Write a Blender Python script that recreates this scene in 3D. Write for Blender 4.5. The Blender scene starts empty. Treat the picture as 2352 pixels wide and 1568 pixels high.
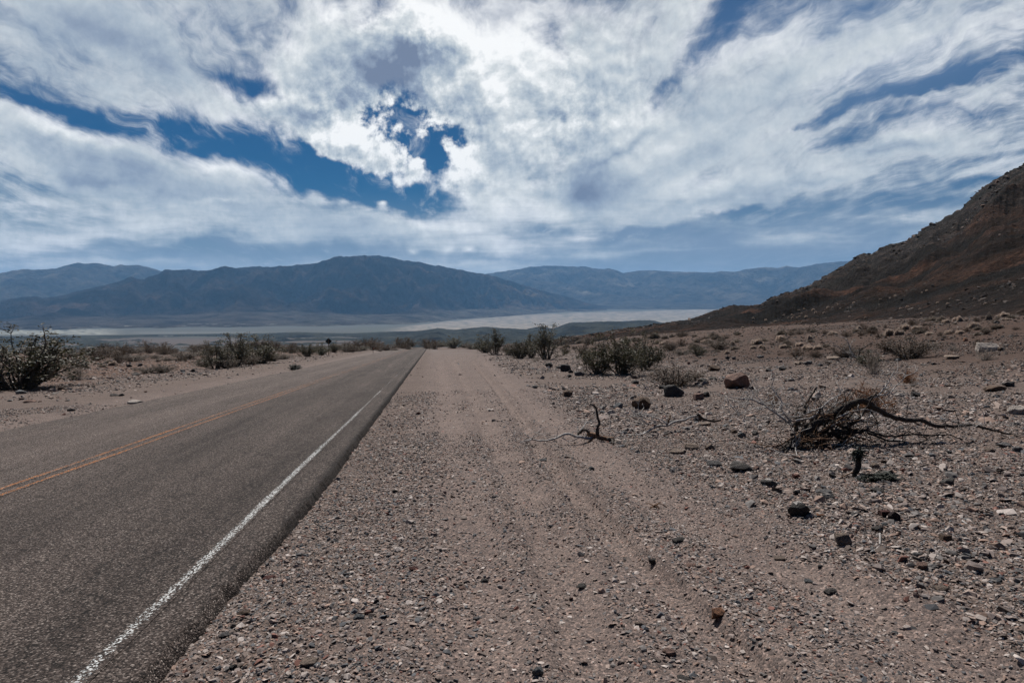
import bpy, bmesh, math, random
import numpy as np
from mathutils import Vector, Matrix
from mathutils.bvhtree import BVHTree

rng = np.random.default_rng(7)
random.seed(7)
sc = bpy.context.scene
COL = sc.collection

# ------------------------------------------------------------------ camera model (used to find real places from measurements)
PITCH = math.radians(3.07)
EYE = np.array([0.0, 0.0, 1.75])
F = 1568.0            # focal length in units of a 2352 x 1568 picture
def ray(px, py):
    x = (np.asarray(px, float) - 1176) / F
    y = (784 - np.asarray(py, float)) / F
    d = np.stack([x, math.cos(PITCH) + y * math.sin(PITCH), -math.sin(PITCH) + y * math.cos(PITCH)], -1)
    return d / np.linalg.norm(d, axis=-1, keepdims=True)
def project(x, y, z):
    X = x; Y = y; Z = z - EYE[2]
    fw = Y * math.cos(PITCH) - Z * math.sin(PITCH)
    up = Y * math.sin(PITCH) + Z * math.cos(PITCH)
    fw = np.where(fw < 0.01, 0.01, fw)
    return 1176 + F * X / fw, 784 - F * up / fw

# ------------------------------------------------------------------ noise
_p = rng.permutation(512)
_p = np.concatenate([_p, _p, _p])
_g = rng.uniform(0, 2 * math.pi, 512)
_gx, _gy = np.cos(_g), np.sin(_g)
def perlin(x, y):
    x = np.asarray(x, float); y = np.asarray(y, float)
    xi = np.floor(x).astype(np.int64); yi = np.floor(y).astype(np.int64)
    xf = x - xi; yf = y - yi
    u = xf * xf * xf * (xf * (xf * 6 - 15) + 10); v = yf * yf * yf * (yf * (yf * 6 - 15) + 10)
    def h(i, j):
        k = _p[(_p[(i & 511)] + (j & 511)) & 511]
        return _gx[k], _gy[k]
    a = h(xi, yi); b = h(xi + 1, yi); c = h(xi, yi + 1); d = h(xi + 1, yi + 1)
    n00 = a[0] * xf + a[1] * yf; n10 = b[0] * (xf - 1) + b[1] * yf
    n01 = c[0] * xf + c[1] * (yf - 1); n11 = d[0] * (xf - 1) + d[1] * (yf - 1)
    return 1.5 * ((n00 * (1 - u) + n10 * u) * (1 - v) + (n01 * (1 - u) + n11 * u) * v)
def fbm(x, y, o=5, g=0.5):
    s = 0; a = 1; t = 0
    for i in range(o):
        s = s + a * perlin(x * 2 ** i + 17.3 * i, y * 2 ** i + 9.1 * i); t += a; a *= g
    return s / t
def ridged(x, y, o=5, g=0.55):
    s = 0; a = 1; t = 0
    for i in range(o):
        s = s + a * (1 - np.abs(perlin(x * 2.03 ** i + 31.7 * i, y * 2.03 ** i + 5.3 * i)) * 1.6); t += a; a *= g
    return s / t
def sstep(a, b, x):
    t = np.clip((np.asarray(x, float) - a) / (b - a), 0, 1)
    return t * t * (3 - 2 * t)

# ------------------------------------------------------------------ terrain heights
S = 0.053
RK = 0.1163
RN = math.sqrt(1 + RK * RK)
ROADW = 7.6
def lateral(x, y):
    return (x - (-1.39 - RK * y)) / RN + .16 * sstep(9, 3, y)      # metres right of the asphalt's right edge
FARD = [0, 190, 260, 1000, 2500, 3500, 5000, 8000, 10500, 12000, 14000, 16000, 19000, 25000, 60000]
FARZ = [0, -10, -17, -82, -168, -212, -243, -279, -290, -284, -250, -197, -115, -60, -60]
# tyre ruts: centre lines in ground metres, from measured picture points
def on_plane(px, py):
    d = ray(px, py)
    t = EYE[2] / (-d[..., 2] - S * d[..., 1])
    return d[..., 0] * t, d[..., 1] * t
def poly(pts):
    a = np.array(pts, float); x, y = on_plane(a[:, 0], a[:, 1])
    o = np.argsort(y); return x[o], y[o]
RUTS = [  # px,py points ; half width ; depth ; rim
    (poly([(1085, 830), (1130, 880), (1195, 960), (1300, 1110), (1420, 1235), (1540, 1350), (1680, 1490), (1790, 1600)]), .17, .085, .05),
    (poly([(1110, 830), (1185, 905), (1290, 1000), (1440, 1110), (1640, 1215), (1900, 1350), (2300, 1560)]), .30, .05, .03),
    (poly([(1010, 830), (1030, 960), (1065, 1150), (1100, 1330), (1150, 1580)]), .26, .03, .02),
    (poly([(1040, 830), (1110, 960), (1200, 1130), (1290, 1330), (1390, 1580)]), .22, .05, .035),
]
def rut_fields(x, y):
    dz = np.zeros_like(x); sand = np.zeros_like(x)
    for (rx, ry), w, dep, rim in RUTS:
        c = np.interp(y, ry, rx)
        c = c + .06 * perlin(y * .8, y * 0 + w * 40)
        q = np.abs(x - c) / w
        fade = sstep(1.5, 3, y) * (1 - sstep(60, 95, y))
        prof = -dep * (1 - sstep(.45, 1.1, q)) + rim * np.exp(-((q - 1.5) / .45) ** 2) * (.6 + .7 * perlin(y * 2.2, q * 0 + w * 9))
        dz = dz + prof * fade
        sand = np.maximum(sand, (1 - sstep(.6, 1.5, q)) * fade)
    return dz, sand
# boundary of the rocky ground on the right
_bx, _by = poly([(1120, 825), (1225, 880), (1320, 960), (1420, 1030), (1560, 1075), (1780, 1175), (2000, 1330), (2200, 1440), (2500, 1600)])
def rocky(x, y):
    c = np.interp(y, _by, _bx)
    n = .5 * perlin(x * .7, y * .7) + .25 * perlin(x * 2.1, y * 2.1)
    return sstep(-.35, .55, (x - c) / (.45 + .02 * y) + n)
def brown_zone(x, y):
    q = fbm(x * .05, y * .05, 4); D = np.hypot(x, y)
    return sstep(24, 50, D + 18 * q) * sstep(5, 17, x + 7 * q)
def H(x, y, fine=True):
    x = np.asarray(x, float); y = np.asarray(y, float)
    D = np.hypot(x, y)
    s = lateral(x, y)
    z = -S * y
    z = z - .018 * np.clip(-s, 0, 60)
    q = np.clip(x - 5, 0, None)
    z = z + np.where(q < 27, .004 * q * q, .004 * 27 * 27 + .09 * (q - 27))
    far = np.interp(D, FARD, FARZ)
    w = sstep(185, 290, D + 14 * perlin(x * .02, y * .02)) * sstep(-.25, .1, y / np.maximum(D, 1e-3))
    z = np.where(y < -200, z * 0 + S * 200, z)
    z = z * (1 - w) + far * w
    # broad undulation
    off = sstep(2, 12, np.abs(s + ROADW / 2) - ROADW / 2)
    z = z + off * (.10 * perlin(x * .16, y * .16) + .05 * perlin(x * .45, y * .45)) * (1 - w)
    z = z + w * (perlin(x * .004, y * .004) * 5 * np.clip(D / 1500, 0, 1)) * (1 - sstep(9000, 14000, D))
    rd = sstep(.28, -.02, s) * sstep(-ROADW - .28, -ROADW + .02, s)
    z = z - .055 * sstep(1.2, .1, s) * sstep(-ROADW - 1.2, -ROADW - .1, s)
    z = z - .07 * rd * (1 - w * .5)
    if fine:
        dz, _ = rut_fields(x, y)
        n = (1 - rd) * (1 - sstep(60, 120, D))
        z = z + dz * n
        rk = rocky(x, y)
        z = z + n * (.012 + .012 * rk) * fbm(x * 5, y * 5, 3) * 1.5 + n * .006 * perlin(x * 33, y * 33)
        # crumbled shoulder beside the asphalt
        z = z + n * .02 * perlin(x * 3.1, y * 3.1) * np.exp(-(np.clip(s, 0, 9) / .8) ** 2)
    return z

# ------------------------------------------------------------------ materials
def new_mat(name):
    m = bpy.data.materials.new(name); m.use_nodes = True
    nt = m.node_tree
    b = nt.nodes['Principled BSDF']
    return m, nt, b
class N:
    """small node helper"""
    def __init__(s, nt): s.nt = nt
    def add(s, t, **k):
        n = s.nt.nodes.new(t)
        for a, v in k.items(): setattr(n, a, v)
        return n
    def put(s, sock, v):
        if isinstance(v, bpy.types.NodeSocket): s.nt.links.new(v, sock)
        elif v is not None: sock.default_value = v
    def math(s, op, a, b=None, c=None, clamp=False):
        n = s.add('ShaderNodeMath', operation=op, use_clamp=clamp)
        for i, v in enumerate((a, b, c)): s.put(n.inputs[i], v)
        return n.outputs[0]
    def vmath(s, op, a, b=None):
        n = s.add('ShaderNodeVectorMath', operation=op)
        s.put(n.inputs[0], a)
        if op == 'SCALE': s.put(n.inputs['Scale'], b)
        elif b is not None: s.put(n.inputs[1], b)
        return n.outputs['Value'] if op in ('LENGTH', 'DOT_PRODUCT') else n.outputs[0]
    def mix(s, f, a, b, blend='MIX'):
        n = s.add('ShaderNodeMix', data_type='RGBA', blend_type=blend)
        s.put(n.inputs[0], f); s.put(n.inputs[6], a); s.put(n.inputs[7], b)
        return n.outputs[2]
    def noise(s, vec, scale, detail=4, rough=.55, dist=0.0, dim='3D'):
        n = s.add('ShaderNodeTexNoise', noise_dimensions=dim)
        s.put(n.inputs['Vector'], vec); n.inputs['Scale'].default_value = scale
        n.inputs['Detail'].default_value = detail; n.inputs['Roughness'].default_value = rough
        n.inputs['Distortion'].default_value = dist
        return n
    def voro(s, vec, scale, feature='F1', rnd=1.0):
        n = s.add('ShaderNodeTexVoronoi', feature=feature)
        s.put(n.inputs['Vector'], vec); n.inputs['Scale'].default_value = scale
        n.inputs['Randomness'].default_value = rnd
        return n
    def rng(s, v, a, b, c=0.0, d=1.0, smooth=False):
        n = s.add('ShaderNodeMapRange', interpolation_type='SMOOTHSTEP' if smooth else 'LINEAR')
        s.put(n.inputs[0], v)
        for i, q in enumerate((a, b, c, d)): s.put(n.inputs[i + 1], q)
        return n.outputs[0]
    def ramp(s, f, stops, interp='LINEAR'):
        n = s.add('ShaderNodeValToRGB'); s.put(n.inputs[0], f)
        cr = n.color_ramp; cr.interpolation = interp
        while len(cr.elements) < len(stops): cr.elements.new(.5)
        for e, (p, c) in zip(cr.elements, stops):
            e.position = p; e.color = (*c, 1)
        return n.outputs[0]
    def attr(s, name, kind='GEOMETRY'):
        return s.add('ShaderNodeAttribute', attribute_name=name, attribute_type=kind)
    def mapping(s, vec, loc=(0, 0, 0), rot=(0, 0, 0), scale=(1, 1, 1), vt='POINT'):
        n = s.add('ShaderNodeMapping', vector_type=vt); s.put(n.inputs[0], vec)
        if vt != 'VECTOR': n.inputs['Location'].default_value = loc
        n.inputs['Rotation'].default_value = rot
        n.inputs['Scale'].default_value = scale
        return n.outputs[0]
    def bump(s, h, strength, dist, normal=None):
        n = s.add('ShaderNodeBump'); n.inputs['Strength'].default_value = strength
        n.inputs['Distance'].default_value = dist; s.put(n.inputs['Height'], h); s.put(n.inputs['Normal'], normal)
        return n.outputs[0]
    def pos(s): return s.add('ShaderNodeNewGeometry').outputs['Position']

def mat_ground():
    m, nt, b = new_mat('desert_soil'); n = N(nt)
    p = n.pos()
    col = n.attr('zone').outputs['Color']
    near = n.attr('near').outputs['Fac']
    v1 = n.voro(p, 60)           # chips of two to three centimetres
    v2 = n.voro(p, 150)
    sepr = n.add('ShaderNodeSeparateColor'); nt.links.new(v1.outputs['Color'], sepr.inputs[0])
    sep2 = n.add('ShaderNodeSeparateColor'); nt.links.new(v2.outputs['Color'], sep2.inputs[0])
    chip = n.ramp(sepr.outputs[0], [(0, (.45, .46, .48)), (.3, (.8, .78, .78)), (.6, (1.0, .97, .95)), (.85, (1.25, 1.16, 1.1)), (1, (1.9, 1.8, 1.75))])
    fine = n.ramp(sep2.outputs[1], [(0, (.45, .44, .44)), (.5, (1, .98, .97)), (1, (1.5, 1.42, 1.36))])
    big = n.noise(p, .9, 6, .6).outputs[0]
    tone = n.ramp(big, [(.25, (.82, .80, .80)), (.75, (1.16, 1.15, 1.13))])
    c = n.mix(near, col, n.mix(1.0, col, chip, 'MULTIPLY'))
    c = n.mix(n.math('MULTIPLY', near, .8), c, n.mix(1.0, c, fine, 'MULTIPLY'))
    c = n.mix(.9, c, n.mix(1.0, c, tone, 'MULTIPLY'))
    nt.links.new(c, b.inputs['Base Color'])
    b.inputs['Roughness'].default_value = .95
    b.inputs['Specular IOR Level'].default_value = .15
    h = n.math('ADD', n.math('MULTIPLY', v1.outputs['Distance'], -1.0), n.math('MULTIPLY', n.noise(p, 160, 3, .7).outputs[0], .5))
    h = n.math('ADD', h, n.math('MULTIPLY', sepr.outputs[1], .7))
    nt.links.new(n.bump(n.math('MULTIPLY', h, near), .6, .008), b.inputs['Normal'])
    return m

def asphalt_color(n, nt, uvn):
    """albedo and height of worn chip seal, from the road's own along/across coordinates"""
    sepu = n.add('ShaderNodeSeparateXYZ'); nt.links.new(uvn, sepu.inputs[0])
    s = sepu.outputs[0]
    p = n.pos()
    v = n.voro(p, 92); sv = n.add('ShaderNodeSeparateColor'); nt.links.new(v.outputs['Color'], sv.inputs[0])
    chip = n.ramp(sv.outputs[0], [(0, (.010, .008, .007)), (.4, (.035, .0262, .0228)), (.72, (.078, .060, .052)), (.9, (.138, .110, .097)), (1, (.27, .23, .205))])
    # worn wheel paths and the paler far lane
    wl = n.math('SINE', n.math('MULTIPLY', n.math('ADD', s, .35), 3.5))
    lane = n.rng(s, -3.2, -4.3, 0.0, 1.0, True)
    st = n.noise(n.mapping(uvn, scale=(1.6, .06, 1)), 2.0, 5, .6).outputs[0]
    pat = n.noise(n.mapping(uvn, scale=(.8, .2, 1)), 1.0, 5, .65).outputs[0]
    f = n.math('ADD', n.math('MULTIPLY', wl, .10), n.math('MULTIPLY', lane, .42))
    f = n.math('ADD', f, n.math('MULTIPLY', n.math('SUBTRACT', st, .5), .9))
    f = n.math('ADD', f, n.math('MULTIPLY', n.math('SUBTRACT', pat, .5), 1.0))
    tone = n.math('ADD', f, .84)
    c = n.vmath('SCALE', chip, tone)
    # tarred edge and a few transverse cracks
    edge = n.rng(n.math('ADD', s, n.math('MULTIPLY', n.noise(p, 3, 4).outputs[0], .15)), -.05, .07, 1.0, .35, True)
    c = n.vmath('SCALE', c, edge)
    wv = n.noise(n.mapping(uvn, scale=(.5, .14, 1)), 1.0, 6, .7).outputs[0]
    crack = n.rng(n.math('ABSOLUTE', n.math('SUBTRACT', wv, .47)), .0, .0045, .25, 1.0)
    c = n.vmath('SCALE', c, crack)
    h = n.math('ADD', n.math('MULTIPLY', v.outputs['Distance'], -1.2), n.math('MULTIPLY', sv.outputs[1], .8))
    return c, h, s, p, v, sv
def mat_asphalt():
    m, nt, b = new_mat('chip_seal_asphalt'); n = N(nt)
    uv = n.add('ShaderNodeUVMap', uv_map='road').outputs[0]
    c, h, *_ = asphalt_color(n, nt, uv)
    nt.links.new(c, b.inputs['Base Color']); b.inputs['Roughness'].default_value = .85
    b.inputs['Specular IOR Level'].default_value = .12
    nt.links.new(n.bump(h, .9, .007), b.inputs['Normal'])
    return m
def mat_paint(name, col, wear, fade):
    m, nt, b = new_mat(name); n = N(nt)
    uv = n.add('ShaderNodeUVMap', uv_map='road').outputs[0]
    c, h, s, p, v, sv = asphalt_color(n, nt, uv)
    edgefac = n.attr('edge').outputs['Fac']
    a = n.math('ADD', n.math('MULTIPLY', sv.outputs[1], .55), n.math('MULTIPLY', n.noise(p, 40, 4, .7).outputs[0], .75))
    a = n.math('ADD', a, n.math('MULTIPLY', n.noise(n.mapping(uv, scale=(3, .35, 1)), 1.0, 4).outputs[0], .5))
    a = n.math('SUBTRACT', a, n.math('MULTIPLY', n.math('MULTIPLY', edgefac, edgefac), .55))
    su = n.add('ShaderNodeSeparateXYZ'); nt.links.new(uv, su.inputs[0])
    a = n.math('SUBTRACT', a, n.rng(su.outputs[1], 9, 34, 0, fade, True))
    mask = n.rng(a, wear, wear + .06)
    pc = n.vmath('SCALE', col, n.rng(sv.outputs[0], 0, 1, .7, 1.1))
    nt.links.new(n.mix(mask, c, pc), b.inputs['Base Color'])
    b.inputs['Roughness'].default_value = .85; b.inputs['Specular IOR Level'].default_value = .12
    nt.links.new(n.bump(h, .9, .007), b.inputs['Normal'])
    return m

def mat_hill():
    m, nt, b = new_mat('varnished_hill_rock'); n = N(nt)
    p = n.pos()
    z = n.attr('zone').outputs['Color']
    a = n.noise(p, .10, 9, .72).outputs[0]
    f = n.noise(p, .75, 8, .75).outputs[0]
    t = n.ramp(a, [(.34, (.3, .28, .28)), (.5, (.9, .9, .9)), (.68, (2.1, 1.9, 1.75))])
    g = n.ramp(f, [(.32, (.3, .3, .31)), (.52, (1, 1, 1)), (.72, (3.0, 2.8, 2.6))])
    c = n.mix(1.0, n.mix(1.0, z, t, 'MULTIPLY'), g, 'MULTIPLY')
    v = n.voro(p, .9); r = n.voro(p, .35)
    dots = n.rng(v.outputs['Distance'], .09, .15, 1, 0)
    c = n.mix(n.math('MULTIPLY', dots, .5), c, (.10, .082, .07, 1))
    nt.links.new(c, b.inputs['Base Color']); b.inputs['Roughness'].default_value = .95
    b.inputs['Specular IOR Level'].default_value = .1
    h = n.math('ADD', n.math('MULTIPLY', a, 2.0), n.math('MULTIPLY', f, .6))
    nt.links.new(n.bump(h, 1.0, 4.0), b.inputs['Normal'])
    return m
def mat_far(name, scale, bumpd, contrast=.5):
    m, nt, b = new_mat(name); n = N(nt)
    p = n.pos()
    z = n.attr('zone').outputs['Color']
    a = n.noise(p, scale, 8, .65).outputs[0]
    lo, hi = 1 - contrast, 1 + contrast
    t = n.ramp(a, [(.3, (lo, lo, lo)), (.7, (hi, hi, hi * .97))])
    nt.links.new(n.mix(1.0, z, t, 'MULTIPLY'), b.inputs['Base Color'])
    b.inputs['Roughness'].default_value = 1; b.inputs['Specular IOR Level'].default_value = 0
    nt.links.new(n.bump(n.noise(p, scale * 1.7, 8, .7).outputs[0], 1.0, bumpd), b.inputs['Normal'])
    return m
def mat_stone_inst():
    m, nt, b = new_mat('gravel_stone'); n = N(nt)
    c = n.attr('stonecol', 'INSTANCER').outputs['Color']
    tc = n.add('ShaderNodeTexCoord').outputs['Object']
    f = n.noise(tc, 3.5, 5, .65).outputs[0]
    t = n.ramp(f, [(.3, (.7, .7, .7)), (.7, (1.25, 1.22, 1.2))])
    nt.links.new(n.mix(1.0, c, t, 'MULTIPLY'), b.inputs['Base Color'])
    b.inputs['Roughness'].default_value = .8; b.inputs['Specular IOR Level'].default_value = .25
    return m
def mat_rock():
    m, nt, b = new_mat('weathered_rock'); n = N(nt)
    oi = n.add('ShaderNodeObjectInfo')
    tc = n.add('ShaderNodeTexCoord').outputs['Object']
    v = n.vmath('ADD', tc, n.vmath('SCALE', (31.0, 17.0, 11.0), oi.outputs['Random']))
    f = n.noise(v, 3.0, 9, .7).outputs[0]
    g = n.noise(v, 14.0, 6, .7).outputs[0]
    t = n.ramp(f, [(.28, (.45, .44, .44)), (.5, (.95, .95, .95)), (.75, (1.6, 1.52, 1.46))])
    t2 = n.ramp(g, [(.3, (.7, .7, .7)), (.7, (1.35, 1.33, 1.3))])
    c = n.mix(1.0, n.mix(1.0, oi.outputs['Color'], t, 'MULTIPLY'), t2, 'MULTIPLY')
    nt.links.new(c, b.inputs['Base Color']); b.inputs['Roughness'].default_value = .85
    b.inputs['Specular IOR Level'].default_value = .25
    nt.links.new(n.bump(n.math('ADD', f, n.math('MULTIPLY', g, .4)), .9, .12), b.inputs['Normal'])
    return m
def mat_leaf(name, stops, trans=.25):
    m, nt, b = new_mat(name); n = N(nt)
    r = n.add('ShaderNodeNewGeometry').outputs['Random Per Island']
    oi = n.add('ShaderNodeObjectInfo').outputs['Random']
    c = n.ramp(r, stops)
    c = n.vmath('SCALE', c, n.rng(oi, 0, 1, .8, 1.2))
    nt.links.new(c, b.inputs['Base Color']); b.inputs['Roughness'].default_value = .6
    b.inputs['Specular IOR Level'].default_value = .3
    tr = n.add('ShaderNodeBsdfTranslucent'); nt.links.new(c, tr.inputs[0])
    mx = n.add('ShaderNodeMixShader'); mx.inputs[0].default_value = trans
    nt.links.new(b.outputs[0], mx.inputs[1]); nt.links.new(tr.outputs[0], mx.inputs[2])
    nt.links.new(mx.outputs[0], nt.nodes['Material Output'].inputs[0])
    return m
def mat_wood(name, lo, hi, sc_=30):
    m, nt, b = new_mat(name); n = N(nt)
    p = n.pos()
    f = n.noise(p, sc_, 6, .7).outputs[0]
    g = n.noise(p, 3.0, 4, .6).outputs[0]
    c = n.ramp(n.math('ADD', n.math('MULTIPLY', f, .6), n.math('MULTIPLY', g, .4)), [(.33, lo), (.66, hi)])
    nt.links.new(c, b.inputs['Base Color']); b.inputs['Roughness'].default_value = .85
    b.inputs['Specular IOR Level'].default_value = .2
    nt.links.new(n.bump(f, .9, .01), b.inputs['Normal'])
    return m
def mat_plain(name, c, rough=.6, metal=0.0, var=.25):
    m, nt, b = new_mat(name); n = N(nt)
    tc = n.add('ShaderNodeTexCoord').outputs['Object']
    f = n.noise(tc, 9, 5, .65).outputs[0]
    lo = tuple(q * (1 - var) for q in c); hi = tuple(q * (1 + var) for q in c)
    nt.links.new(n.ramp(f, [(.3, lo), (.7, hi)]), b.inputs['Base Color'])
    b.inputs['Roughness'].default_value = rough; b.inputs['Metallic'].default_value = metal
    return m

M = {}
M['ground'] = mat_ground(); M['asphalt'] = mat_asphalt()
M['white'] = mat_paint('worn_white_paint', (.56, .57, .56), .925, .24)
M['white_faint'] = mat_paint('faded_white_paint', (.34, .34, .34), 1.06, .15)
M['yellow'] = mat_paint('worn_orange_paint', (.46, .17, .045), .92, .10)
M['hill'] = mat_hill()
M['mount'] = mat_far('hazy_mountain_rock', .0028, 380, .75)
M['foot'] = mat_far('foothill_scree', .006, 30, .45)
M['stone'] = mat_stone_inst(); M['rock'] = mat_rock()
M['creo'] = mat_leaf('creosote_leaf', [(0, (.02, .021, .010)), (.5, (.040, .040, .018)), (.85, (.085, .074, .041)), (1, (.16, .135, .085))])
M['brown'] = mat_leaf('dry_brown_leaf', [(0, (.022, .014, .010)), (.5, (.055, .034, .021)), (.85, (.10, .064, .040)), (1, (.17, .12, .08))])
M['rust'] = mat_leaf('rusty_dry_twig', [(0, (.06, .024, .010)), (.5, (.15, .06, .022)), (1, (.27, .13, .06))])
M['pale'] = mat_leaf('pale_dry_twig', [(0, (.26, .20, .165)), (.5, (.46, .37, .31)), (1, (.64, .54, .46))], .45)
M['grey'] = mat_leaf('grey_dry_twig', [(0, (.11, .09, .075)), (.5, (.20, .165, .135)), (1, (.32, .27, .23))], .35)
M['dark'] = mat_leaf('dark_green_leaf', [(0, (.008, .011, .008)), (.6, (.02, .025, .017)), (1, (.045, .05, .035))], .1)
M['stem'] = mat_wood('shrub_bark', (.045, .036, .029), (.20, .17, .145))
M['stem_pale'] = mat_wood('bleached_twig', (.13, .115, .105), (.40, .37, .345))
M['dead'] = mat_wood('charred_dead_wood', (.012, .010, .009), (.075, .06, .05), 22)
M['deadbrown'] = mat_wood('splintered_brown_wood', (.05, .028, .016), (.22, .13, .08), 26)
M['bleach'] = mat_wood('bleached_dead_wood', (.15, .135, .125), (.48, .455, .435), 35)
M['signback'] = mat_plain('dark_sign_back', (.018, .018, .019), .55, .3)
M['post'] = mat_wood('sign_post_wood', (.05, .032, .02), (.16, .105, .065), 14)
M['marker'] = mat_plain('brown_marker', (.10, .06, .04), .6)
M['reflector'] = mat_plain('orange_reflector', (.42, .14, .06), .3)

# ------------------------------------------------------------------ mesh helpers
def mesh_np(name, v, f, mat=None, smooth=True):
    v = np.asarray(v, np.float32); f = np.asarray(f, np.int32)
    me = bpy.data.meshes.new(name)
    k = f.shape[1]
    me.vertices.add(len(v)); me.loops.add(f.size); me.polygons.add(len(f))
    me.vertices.foreach_set('co', v.ravel()); me.loops.foreach_set('vertex_index', f.ravel())
    me.polygons.foreach_set('loop_start', np.arange(0, f.size, k, dtype=np.int32))
    me.polygons.foreach_set('loop_total', np.full(len(f), k, np.int32))
    me.polygons.foreach_set('use_smooth', np.full(len(f), smooth, bool))
    me.update(calc_edges=True)
    if mat: me.materials.append(mat)
    return me
def link(name, me, parent=None, **props):
    o = bpy.data.objects.new(name, me); COL.objects.link(o)
    if parent: o.parent = parent
    for k, v in props.items(): o[k] = v
    return o
def attr_col(me, name, c):
    a = me.attributes.new(name, 'FLOAT_COLOR', 'POINT')
    c4 = np.ones((len(c), 4), np.float32); c4[:, :3] = c
    a.data.foreach_set('color', c4.ravel())
def attr_f(me, name, c):
    a = me.attributes.new(name, 'FLOAT', 'POINT'); a.data.foreach_set('value', np.asarray(c, np.float32))
def grid_faces(nr, nc):
    i = np.arange(nr - 1)[:, None] * nc + np.arange(nc - 1)[None]
    return np.stack([i, i + 1, i + nc + 1, i + nc], -1).reshape(-1, 4)
def lerp(a, b, t): return a + (b - a) * t
def mixc(c, col, t):
    return c * (1 - t[:, None]) + np.asarray(col, float)[None] * t[:, None]

# ------------------------------------------------------------------ ground sheet (whole plain down to the valley)
def build_ground():
    a1 = np.radians(np.linspace(-47, 47, 760))
    a2 = np.radians(np.linspace(47, 313, 90))[1:-1]
    az = np.concatenate([a1, a2, [a1[0] + 2 * math.pi]])
    r = [0.2]
    while r[-1] < 46000:
        q = r[-1]
        r.append(q * (1.05 if q < 1.6 else 1.0045 if q < 11 else 1.010 if q < 60 else 1.014 if q < 400 else 1.02))
    r = np.array(r)
    A, R = np.meshgrid(az, r)
    x = (np.sin(A) * R).ravel(); y = (np.cos(A) * R).ravel()
    z = H(x, y)
    D = np.hypot(x, y)
    f = grid_faces(len(r), len(az))[:, ::-1]
    me = mesh_np('ground', np.stack([x, y, z], 1), f, M['ground'])
    # --- albedo zones
    rk = rocky(x, y); dz, sand = rut_fields(x, y); s = lateral(x, y)
    c = np.tile(np.array([[.122, .101, .093]]), (len(x), 1))
    c = mixc(c, (.100, .081, .072), rk * .9)
    c = mixc(c, (.142, .117, .107), sand * .62)
    c = mixc(c, (.095, .076, .067), .8 * np.exp(-((s - .5) / .6) ** 2))
    lsh = sstep(-ROADW - .5, -ROADW - 2, s)
    c = mixc(c, (.098, .079, .070), lsh * .8)
    left = sstep(-ROADW - 6, -ROADW - 12, s + 3 * perlin(x * .1, y * .1))
    c = mixc(c, (.088, .057, .043), left * .95)
    q = fbm(x * .05, y * .05, 4)
    rightbrown = brown_zone(x, y)
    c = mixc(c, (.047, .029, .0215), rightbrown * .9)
    scrub = sstep(60, 150, D) * sstep(-.2, .3, fbm(x * .06, y * .06, 4) + .15) * (np.abs(s + 3.8) > 6)
    c = mixc(c, (.075, .045, .032), scrub * .6)
    # beyond the crest: dark grey-green bajada, pale dunes, white flats
    px, py = project(x, y, z)
    n1 = fbm(px * .012, py * .09, 5); n2 = fbm(px * .05, py * .4, 4)
    farc = np.tile(np.array([[.042, .041, .036]]), (len(x), 1))
    farc = mixc(farc, (.075, .055, .045), sstep(800, 790, py) * sstep(772, 782, py) * .8)
    farc = mixc(farc, (.060, .063, .056), sstep(776, 770, py + 3 * n1))
    low = np.interp(px, [0, 300, 700, 880, 940, 1000, 1150, 1300, 1520, 1700, 2400], [0, 0, 0, 762, 760, 757, 748, 742, 740, 740, 740])
    top = np.interp(px, [600, 880, 950, 1050, 1150, 1300, 1500, 1660, 2400], [760, 757, 747, 736, 726, 718, 713, 709, 708])
    dune = sstep(-2.5, 1.5, low + 14 - py + 4 * n1) * sstep(-1.5, 2.5, py - top + 3 * n1) * sstep(860, 960, px)
    farc = mixc(farc, (.225, .20, .172), np.clip(dune * (.68 + .9 * n2), 0, 1))
    mesq = sstep(.08, .28, fbm(px * .035, py * .35, 4) - np.abs(py - 735) * .009) * dune
    farc = mixc(farc, (.09, .095, .08), mesq * .75)
    green = sstep(.0, .25, n2 + .2 - np.abs(px - 860) / 260) * sstep(768, 762, py) * sstep(748, 752, py)
    farc = mixc(farc, (.062, .072, .056), green * .7)
    w1 = sstep(300, 225, px + 40 * n2) * sstep(769.5, 767, py + 2 * n1) * sstep(758, 761.5, py + 4 * n2 + .012 * px)
    farc = mixc(farc, (.24, .245, .215), np.clip(w1 * (.6 + 1.2 * n2), 0, .95))
    strip = sstep(768, 765, py) * sstep(760, 763, py) * sstep(280, 330, px) * sstep(700, 500, px)
    farc = mixc(farc, (.12, .125, .12), strip * .5)
    wf = sstep(190, 260, D) * (y > 0)
    c = c * (1 - wf[:, None]) + farc * wf[:, None]
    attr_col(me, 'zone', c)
    attr_f(me, 'near', 1 - sstep(40, 160, D))
    return link('ground', me, kind='structure')
build_ground()

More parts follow.
